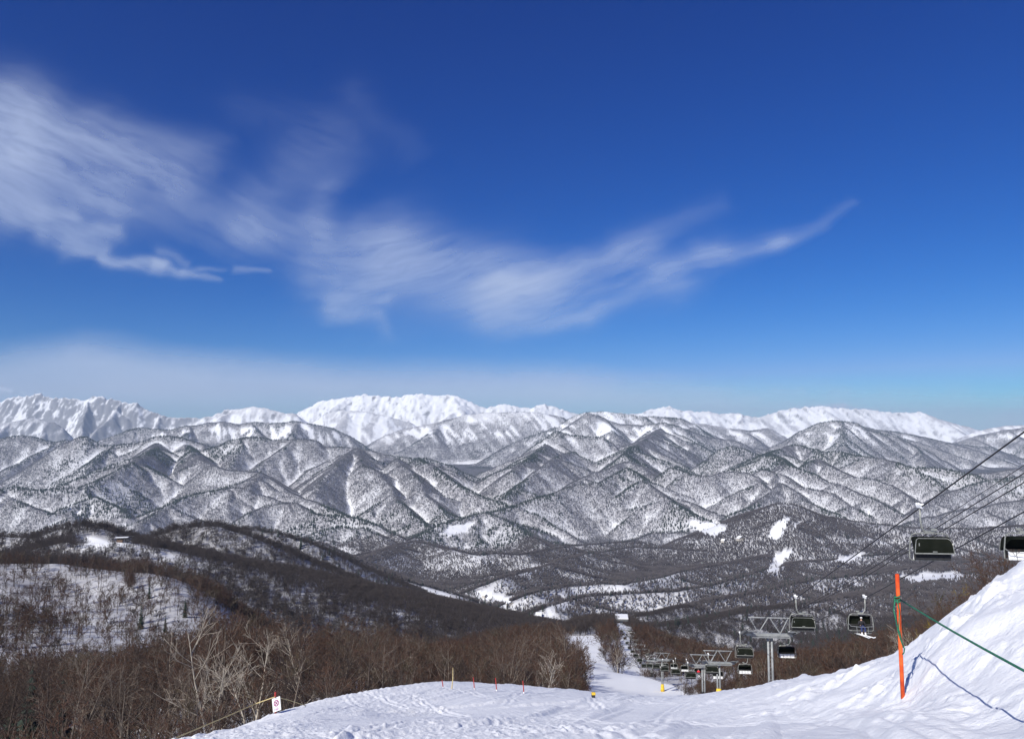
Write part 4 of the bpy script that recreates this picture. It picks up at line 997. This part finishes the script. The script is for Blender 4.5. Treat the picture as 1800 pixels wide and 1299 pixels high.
# ------------------------------------------------------------------ the orange pole and its ropes
pb = ray_ground(1587, 1225, 5, 40); YP = pb.y
ptop = P(1577, 1010, YP - .15)
o = thing('marker_pole', 'orange padded marker pole leaning in the snow with green rope tied round it', 'pole', pb)
d_ = ptop - pb
MB().tube([d_ * -.06, d_ * .3, d_ * .6, d_ * .97, d_ * .992, d_], .028, 14).make('post', M_ORANGE, o, smooth=True)
MB().tube([d_ * .992, d_ * 1.006], .024, 14).make('cap', M_ORANGE, o)
def at(px, py, y): return P(px, py, y)
rp = MB(); tie = at(1577, 1052, YP - .13)
for k in range(3):
    rp.tube([tie + Vector((math.cos(a) * .036, math.sin(a) * .036, (k - 1) * .028 + .012 * math.sin(a + k))) for a in np.linspace(0, 6.28, 13)], .011, 5)
ra, rb = at(1583, 1054, YP - .19), P(1791, 1167, 6.36)
rp.tube([ra + (rb - ra) * t_ - Vector((0, 0, .035 * math.sin(math.pi * min(t_ / 1.5, 1)))) for t_ in (0, .2, .4, .6, .8, 1, 1.2, 1.5)], .011, 6)
rp.tube([at(1573, 1054, YP - .2), at(1571, 1072, YP - .22), at(1576, 1095, YP - .23), at(1580, 1115, YP - .23), at(1586, 1132, YP - .22), at(1590, 1140, YP - .2), at(1589, 1147, YP - .2), at(1586, 1150, YP - .19)], .009, 5)
rp.tube([at(1577, 1054, YP - .21), at(1581, 1075, YP - .22), at(1580, 1105, YP - .22), at(1588, 1138, YP - .22)], .008, 5)
tag(rp.make('boundary_rope', M_GREEN, smooth=True), 'green rope tied round the orange pole and stretched down to the right', 'rope')
# ------------------------------------------------------------------ sign, its rope and stake
sg_ = ray_ground(486, 1254, 10, 120); YS = sg_.y
t = thing('warning_sign', 'white no entry sign with purple crossed circle hung on a yellow rope', 'sign', sg_)
k_ = YS / F
def sgn(px, py, off=0.0): return P(px, py, YS - off) - sg_
c4 = [sgn(478, 1228), sgn(492, 1223), sgn(494, 1247), sgn(480, 1252)]
th = Vector((0, .02, 0))
MB().poly([*c4, *[v + th for v in c4]], [(0, 1, 2, 3), (7, 6, 5, 4), (0, 4, 5, 1), (1, 5, 6, 2), (2, 6, 7, 3), (3, 7, 4, 0)]).make('board', M_WHITE, t)
def uv(a, b, off=.012): return c4[0].lerp(c4[1], a).lerp(c4[3].lerp(c4[2], a), b) - Vector((0, off, 0))
def ring_on(ca, cb, ra, rb, wd, n=28):
    v, f = [], []
    for k in range(n):
        an = k * 6.28319 / n
        for q in (1, 1 - wd): v.append(uv(ca + math.cos(an) * ra * q, cb + math.sin(an) * rb * q))
    for k in range(n): f.append((2 * k, 2 * ((k + 1) % n), 2 * ((k + 1) % n) + 1, 2 * k + 1))
    return v, f
sy = MB(); v, f = ring_on(.5, .40, .32, .23, .24); sy.poly(v, f)
def bar_on(m, a0, b0, a1, b1, wd):
    da, db = a1 - a0, (b1 - b0) * 1.7; l_ = math.hypot(da, db); na, nb = -db / l_ * wd, da / l_ * wd / 1.7
    m.poly([uv(a0 + na, b0 + nb, .014), uv(a1 + na, b1 + nb, .014), uv(a1 - na, b1 - nb, .014), uv(a0 - na, b0 - nb, .014)], [(0, 1, 2, 3)])
bar_on(sy, .29, .25, .71, .55, .04); bar_on(sy, .71, .25, .29, .55, .04); sy.make('symbol', M_MAG, t)
tx = MB()
for (a0, b0, a1, b1) in ((.40, .70, .40, .74), (.63, .69, .63, .75), (.58, .72, .68, .72), (.30, .80, .72, .79), (.33, .85, .72, .84), (.36, .90, .70, .89)): bar_on(tx, a0, b0, a1, b1, .022)
tx.make('lettering', M_PINK, t)
gx = MB()
for (a0, b0, a1, b1) in ((.15, .76, .26, .76), (.15, .82, .26, .82), (.15, .88, .26, .88), (.80, .72, .90, .72), (.80, .80, .90, .80)): bar_on(gx, a0, b0, a1, b1, .03)
gx.make('small_print', M_GREYI, t)
hk = P(484.5, 1222.5, YS + .05)
st = MB().tube([P(485, 1262, YS + .12), P(484, 1216, YS + .12)], .035, 8)
tag(st.make('stake', M_RED), 'short red topped stake behind the white no entry sign', 'stake')
gl_ = [P(300, 1300, 21.5), P(350, 1279, 23.5), P(400, 1258, 26), P(450, 1236, 28.5), hk - Vector((0, .12, 0)), P(505, 1229, YS + 2), P(540, 1240.5, YS + 5)]
tag(MB().tube(gl_, .014, 6).make('boundary_rope', M_YROPE), 'pale yellow rope sagging past the no entry sign at the snow edge', 'rope')
# red poles along the brow
for k, (px, y0_, y1_, lab) in enumerate(((778, 1195, 1208, 'short red pole on the snow brow, the stubbiest of the row'), (833, 1190, 1211, 'red pole leaning slightly left on the snow brow'), (872, 1191, 1214, 'upright red pole on the brow in front of the brown woods'), (920, 1196, 1218, 'red pole nearest the birch on the snow brow'))):
    b_ = ray_ground(px + 1, y1_, 20, 75); top_ = P(px - 1, y0_, b_.y)
    t = thing('course_pole', lab, 'pole', b_, 0, 'red poles along the snow brow')
    dd = top_ - b_; MB().tube([-dd * .2, dd * .25, dd], .024, 8).make('post', M_RED, t); MB().tube([dd * .02, dd * .12], .03, 8).make('collar', M_WHITE, t)
b_ = ray_ground(794, 1210, 20, 75); dd = P(796, 1173, b_.y) - b_
tag(MB().tube([b_ - dd * .1, b_ + dd * .5 + Vector((.03, 0, 0)), b_ + dd], .03, 6, .012).make('bamboo_pole', M_YROPE), 'thin tan bamboo pole standing between two red poles on the brow', 'pole')
b_ = ray_ground(1043, 1225, 20, 110)
t = thing('marker_post', 'small yellow topped marker block on the snow where the run narrows', 'marker', b_); e_ = b_.y / F
MB().box((0, 0, 3.2 * e_), (6 * e_, 6 * e_, 6.5 * e_)).make('block', M_BLACK, t, .4 * e_); MB().box((.3 * e_, -.2 * e_, 6.0 * e_), (6.6 * e_, 6.6 * e_, 3.4 * e_)).make('cap', M_YELLOW, t, .4 * e_)

# ------------------------------------------------------------------ single trees one can point to
def foot(px, y): x_ = px_to_x(px, y); return Vector((x_, y, G(x_, y)))
def px_to_x(px, y): return (px - 900) / F * y * cp
def single(name, label, px, y, ptop_, proto, tm=None, cm=None, rz=0, cat='tree'):
    p = foot(px, y); h = min(14.0, max(2.0, float(slopes(px, ptop_)[1]) * y - p.z)); return tree_thing(name, label, proto, p - Vector((0, 0, .1)), h, rz, None, cat, tm, cm)
M_PALEB = noisy('pale_beech_bark', (.27, .24, .20), (.42, .38, .32), 2.0, .8)
M_PALET = noisy('pale_twigs', (.17, .135, .11), (.27, .22, .18), 2.0, .85)
single('beech_tree', 'tall pale trunked bare tree left of the no entry sign', 393, 48, 1062, 6, M_PALEB, M_PALET, .4)
single('beech_tree', 'bare many stemmed tree at the left snow edge with thin grey stems', 350, 47, 1135, 3, M_BARK, M_TWIGG, 2.2)
single('beech_tree', 'wide low forked bare tree right of the no entry sign', 556, 62, 1095, 7, M_PALEB, M_PALET, 1.1)
single('beech_tree', 'bushy bare tree left of the pale trunked tree, cut by the frame bottom', 240, 55, 1135, 1, M_BARK, M_TWIGG, .9)
single('beech_tree', 'bare tree with brownish twigs between the sign and the wide forked tree', 515, 72, 1110, 1, M_DARKB, M_TWIGG, 3.9)
single('birch_tree', 'slim white trunked birch before the brown woods at the snow brow', 950, 86, 1146, 4, M_WHITEB, M_PALET, .3)
single('birch_tree', 'pale birch standing at the foot of the wooded island in the run', 1081, 285, 1126, 2, M_PALEB, M_TWIG, 1.3)
single('beech_tree', 'slender pale stemmed bare tree just left of the wide forked one', 455, 56, 1100, 6, M_PALEB, M_PALET, 4.4)
single('bush', 'olive yellow bush among dark shrubs above the snow bank', 1665, 46, 1030, 3, M_OLIVE, M_OLIVE, .3, 'bush')
for px, y, h, pr, lab in ((1728, 40, 972, 3, 'tall dark bare shrub beside the snow bank, left of the cut off chair'), (1780, 36, 952, 1, 'dark bare shrub at the picture edge under the cut off chair'), (1694, 44, 985, 3, 'leaning dark shrub just above the crest of the snow bank'), (1640, 50, 1050, 1, 'low bare shrub below the olive yellow bush'), (1560, 46, 1095, 4, 'pale stemmed bare sapling left of the orange pole'), (1755, 52, 955, 0, 'slender dark tree behind the shrubs over the snow bank')):
    single('bare_shrub', lab, px, y, h, pr, M_PALEB if 'pale' in lab else M_DARKB, M_PALET if 'pale' in lab else M_TWIG, px * .37, 'shrub')
# conifers on the bright slope across the gully
for px, py, h, lab in ((247, 1105, 10.5, 'dark conifer with snow on its branches, tallest on the bright slope'), (290, 1112, 7.5, 'small dark conifer right of the tallest one on the bright slope'), (325, 1085, 9, 'conifer at the right edge of the bright slope'), (262, 1052, 8, 'upper conifer standing on the bright slope')):
    p = ray_ground(px, py, 200, 900)
    o = thing('conifer_tree', lab, 'tree', p, px, 'conifers on the bright slope'); o.scale = (h / 12.0,) * 3
    c_ = bpy.data.objects.new('crown', CLIB.objects[int(px) % 3].data); COL.objects.link(c_); c_.parent = o
    MB().tube([(0, 0, -.5), (0, 0, 9)], .2, 6, .05).make('trunk', M_DARKB, o)

for k in range(12):
    y_ = 62 + 9 * k; p = foot(rnd.uniform(-30, 140), y_); h = min(8.0, max(3.0, float(slopes(60, rnd.uniform(1130, 1190))[1]) * y_ - p.z))
    o = thing('conifer_tree', 'dark conifer half hidden among the bare trees at the lower left', 'tree', p, k, 'dark conifers among the bare trees'); o.scale = (h / 10.5, h / 10.5, h / 12.0)
    c_ = bpy.data.objects.new('crown', CLIB.objects[k % 3].data); COL.objects.link(c_); c_.parent = o
    MB().tube([(0, 0, -.5), (0, 0, 9)], .2, 6, .05).make('trunk', M_DARKB, o)

# ------------------------------------------------------------------ buildings
def house(name, label, p, w_, d2, h, rz, cat='house', roofm=None, wallm=None):
    t = thing(name, label, cat, p, rz)
    wb = MB().box((0, 0, h / 2 - .5), (w_, d2, h + 1)).make('wall', wallm or M_WALL, t)
    e = .6; r_ = h + w_ * .28
    v = [(-w_ / 2 - e, -d2 / 2 - e, h - .1), (0, -d2 / 2 - e, r_), (w_ / 2 + e, -d2 / 2 - e, h - .1), (-w_ / 2 - e, d2 / 2 + e, h - .1), (0, d2 / 2 + e, r_), (w_ / 2 + e, d2 / 2 + e, h - .1)]
    v2 = [(a, b, c_ + .55) for a, b, c_ in v]
    MB().poly(v + v2, [(6, 7, 10, 9), (7, 8, 11, 10), (0, 3, 4, 1), (1, 4, 5, 2), (0, 1, 7, 6), (1, 2, 8, 7), (3, 9, 10, 4), (4, 10, 11, 5), (0, 6, 9, 3), (2, 5, 11, 8)]).make('roof', roofm or M_ROOFS, t)
    for k in range(max(2, int(w_ / 3.2))):
        x_ = -w_ / 2 + (k + .5) * w_ / max(2, int(w_ / 3.2)); MB().box((x_, -d2 / 2 - .02, h * .55), (1.3, .1, 1.5)).make('window', M_GLASSD, wb)
    return t
for px, py, w_, d2, h, rz, lab in ((947, 1086, 22, 10, 4, 1.5, 'long white roofed lodge beyond the brown woods in the valley'), (1060, 1092, 16, 9, 4.5, 1.4, 'snow roofed building beside the valley lift station'), (896, 1064, 14, 9, 5, .6, 'small house at the edge of the white valley meadow'), (852, 1050, 12, 9, 5, .9, 'snowy house at the upper end of the white valley meadow'), (1302, 950, 30, 18, 9, .4, 'pale building in the dark forest by the far snowfield'), (1272, 953, 22, 14, 7, .9, 'small pale building left of the larger one near the far snowfield')):
    p = ray_ground(px, py, 300, 4500); house('house', lab, p, w_, d2, h, rz, roofm=M_ROOFS)
# bottom station of the lift
yb = 560; xb = 20.75 + .102 * yb
t = thing('valley_station', 'snow covered valley station at the foot of the chairlift', 'lift station', (xb, yb, G(xb, yb)), LAZ)
MB().box((0, 0, 5.2), (9, 14, 1.4)).make('machine_housing', M_STEEL, t, .15); MB().box((0, 0, 6.15), (9.2, 14.2, .5)).make('roof_snow', M_ROOFS, t, .1)
for s_ in (-1, 1): MB().box((0, s_ * 4, 2.0), (1.2, 1.2, 5.2)).make('post', M_GALV, t)
# top station on the left hill
p = ray_ground(214, 953, 500, 900)
t = thing('hill_station', 'dark roofed lift top station on the crest of the left hill', 'lift station', p, .25)
MB().box((0, 0, 3.6), (7.5, 5, 1.2)).make('machine_housing', M_BLACK, t, .1); MB().box((0, 0, 4.4), (10.5, 5.4, .35)).make('roof_snow', M_ROOFS, t, .05); MB().box((-1.5, 0, 1.2), (5, 4, 2.6)).make('cabin', M_WOODW, t, .05)
for x_ in (-3.2, 3.2): MB().box((x_, 0, 1.4), (.5, .5, 3.4)).make('post', M_STEEL, t)
p = ray_ground(229, 953, 500, 900)
t = thing('hill_tower', 'dark portal tower right of the hilltop station', 'lift tower', p, .25)
for x_ in (-1.5, 1.5): MB().tube([(x_, 0, -.5), (x_, 0, 6)], .32, 8).make('mast', M_STEEL, t)
MB().box((0, 0, 6.1), (6.8, .5, .5)).make('crossarm', M_STEEL, t)
print('objects', round(time.time() - T0, 1))

# ------------------------------------------------------------------ cirrus, a thin sheet of ice cloud 9 km up
NA, NE = 900, 560
pxs = np.linspace(-250, 2050, NA); pys = np.linspace(764, -60, NE)
cxg, cyg = np.meshgrid(pxs, pys)
def cap(x1, y1, x2, y2, w1, w2, a, a2=None, soft=1.0):
    dx, dy = x2 - x1, y2 - y1; t_ = np.clip(((wx - x1) * dx + (wy - y1) * dy) / (dx * dx + dy * dy + 1e-6), 0, 1)
    d = np.hypot(wx - x1 - t_ * dx, (wy - y1 - t_ * dy)); w_ = w1 + (w2 - w1) * t_; al = a + ((a if a2 is None else a2) - a) * t_
    return al * np.exp(-(d / w_) ** 2 * soft)
n1 = fbm(cxg / 240, cyg / 130, 5, 201, .48); n2 = fbm(cxg / 240 + 40, cyg / 130, 5, 203, .48)
wx = cxg + 60 * n1; wy = cyg + 34 * n2
D = np.zeros_like(cxg)
for q in ((-150, 190, 60, 210, 60, 50, .30), (-150, 250, 60, 265, 60, 60, .62), (0, 240, 330, 285, 75, 40, .55, .36), (0, 320, 230, 345, 65, 40, .55, .38), (180, 260, 345, 330, 55, 40, .42, .34), (-100, 330, 60, 370, 60, 30, .5), (20, 375, 140, 375, 22, 16, .5), (70, 405, 235, 410, 20, 14, .62, .5), (120, 428, 210, 438, 18, 12, .55), (205, 456, 300, 470, 11, 9, .72), (290, 470, 385, 487, 9, 5, .65, .4), (300, 445, 345, 462, 10, 6, .3), (418, 471, 465, 469, 7, 4, .5), (345, 474, 400, 468, 6, 4, .35),
          (230, 360, 460, 400, 45, 40, .30), (430, 400, 560, 395, 38, 34, .36, .30), (460, 340, 560, 240, 45, 40, .26, .10), (560, 330, 570, 400, 35, 30, .22), (560, 440, 690, 420, 40, 40, .28), (540, 480, 720, 455, 44, 60, .46, .5), (600, 520, 900, 500, 42, 62, .46, .50), (700, 470, 980, 490, 45, 40, .40, .42), (900, 510, 1180, 500, 58, 34, .55, .46), (880, 560, 1050, 560, 32, 26, .36), (960, 460, 1140, 440, 30, 26, .40, .30), (1100, 440, 1260, 360, 26, 20, .26, .10), (1160, 500, 1260, 450, 28, 24, .46), (1240, 462, 1350, 412, 22, 18, .46, .40), (1340, 415, 1480, 345, 18, 8, .40, .14), (580, 560, 700, 575, 16, 14, .30), (570, 540, 720, 548, 14, 12, .25), (420, 200, 570, 260, 40, 50, .06), (620, 180, 680, 260, 40, 30, .05)):
    D += cap(*q)
lr = sstep(350, 900, cxg); th_ = .42 * (1 - lr) - .30 * lr; px_, py_ = cxg - 600, cyg - 430
st_ = fbm((px_ * np.cos(th_) + py_ * np.sin(th_)) / 190 + .8 * n1, (py_ * np.cos(th_) - px_ * np.sin(th_)) / 36 + 1.4 * n2, 6, 205, .5)
fb_ = fbm((px_ * np.cos(th_) + py_ * np.sin(th_)) / 70 + 1.5 * n2, (py_ * np.cos(th_) - px_ * np.sin(th_)) / 9 + 2.2 * n1, 4, 231, .6)
tex = .80 + .60 * st_ + .20 * fb_ + .30 * n1
D = 1 - np.exp(-.72 * D * np.clip(tex, .1, 1.5))
top_ = np.interp(cxg, [-250, 0, 150, 350, 600, 1000, 1100, 1300, 1500, 1800, 2050], [570, 585, 562, 590, 612, 616, 632, 650, 664, 668, 672]) + 10 * n1 + 4 * fbm(cxg / 40, cyg / 14, 3, 207)
hz = np.interp(cxg, [-250, 0, 700, 1050, 1400, 2050], [.66, .66, .66, .72, .84, .86])
veil = hz * sstep(0, 75, cyg - top_) * (.9 + .18 * n2)
veil *= 1 - .30 * sstep(690, 745, cyg) * (1 - sstep(900, 1400, cxg))
wx, wy = cxg + 8 * fbm(cxg / 22, cyg / 12, 4, 211), cyg + 4 * fbm(cxg / 22, cyg / 12, 4, 213)
pl = cap(-40, 684, 22, 686, 7, 4, .7) + cap(1385, 722, 1480, 714, 5, 6, .7, .65) + cap(1470, 715, 1540, 720, 6, 3, .55, .3) + cap(40, 690, 80, 700, 6, 8, .3)
A_ = 1 - (1 - np.clip(D, 0, .9)) * (1 - np.clip(veil, 0, .9)) * (1 - np.clip(pl, 0, .85))
# fade at the borders of the sheet
A_ *= sstep(-250, -120, cxg) * (1 - sstep(1900, 2040, cxg)) * sstep(-60, 60, cyg)
uu, ss = slopes(cxg, cyg)
dirv = np.stack([uu, np.ones_like(uu), ss], -1); dirv /= np.linalg.norm(dirv, axis=-1, keepdims=True)
RE, HC = 6371000.0, 9000.0
rz = RE * dirv[..., 2]; tt = -rz + np.sqrt(rz * rz + 2 * RE * HC + HC * HC)
co = (dirv * tt[..., None]).reshape(-1, 3)
a = (np.arange(NE - 1)[:, None] * NA + np.arange(NA - 1)[None]).ravel()
me = mesh_np('cirrus_clouds', co, quad=np.stack([a, a + 1, a + NA + 1, a + NA], 1), smooth=True)
at_ = me.attributes.new('cloud_amount', 'FLOAT', 'POINT'); at_.data.foreach_set('value', A_.astype(np.float32).ravel())
m = bpy.data.materials.new('ice_cloud'); m.use_nodes = True; t = m.node_tree; t.nodes.clear()
ou = t.nodes.new('ShaderNodeOutputMaterial'); mx = t.nodes.new('ShaderNodeMixShader'); tr = t.nodes.new('ShaderNodeBsdfTransparent'); tl = t.nodes.new('ShaderNodeBsdfTranslucent'); df = t.nodes.new('ShaderNodeBsdfDiffuse'); m2 = t.nodes.new('ShaderNodeMixShader')
an = t.nodes.new('ShaderNodeAttribute'); an.attribute_name = 'cloud_amount'
tl.inputs['Color'].default_value = (.74, .86, 1, 1); df.inputs['Color'].default_value = (.74, .86, 1, 1); m2.inputs[0].default_value = .3
t.links.new(tl.outputs[0], m2.inputs[1]); t.links.new(df.outputs[0], m2.inputs[2])
t.links.new(an.outputs['Fac'], mx.inputs[0]); t.links.new(tr.outputs[0], mx.inputs[1]); t.links.new(m2.outputs[0], mx.inputs[2]); t.links.new(mx.outputs[0], ou.inputs[0])
me.materials.append(m)
o = bpy.data.objects.new('cirrus_clouds', me); COL.objects.link(o); o['kind'] = 'stuff'; o['label'] = 'thin white cirrus clouds spread across the deep blue sky'; o['category'] = 'clouds'

# ------------------------------------------------------------------ the air between here and the far ranges
zt, zb = float(H.max()) + 30, float(H.min()) - 1
hb = MB(); hb.box((0, 13600, (zt + zb) / 2), (54000, 27900, zt - zb))
hz_ = bpy.data.materials.new('air'); hz_.use_nodes = True; t = hz_.node_tree; t.nodes.clear()
ou = t.nodes.new('ShaderNodeOutputMaterial'); pv = t.nodes.new('ShaderNodeVolumePrincipled'); pv.inputs['Color'].default_value = (.58, .74, 1, 1); pv.inputs['Density'].default_value = 3.1e-5; pv.inputs['Anisotropy'].default_value = 0.0
t.links.new(pv.outputs[0], ou.inputs['Volume'])
o = hb.make('haze', hz_); o['kind'] = 'stuff'; o['label'] = 'thin blue haze between the near woods and the far ranges'; o['category'] = 'haze'
print('done', round(time.time() - T0, 1))
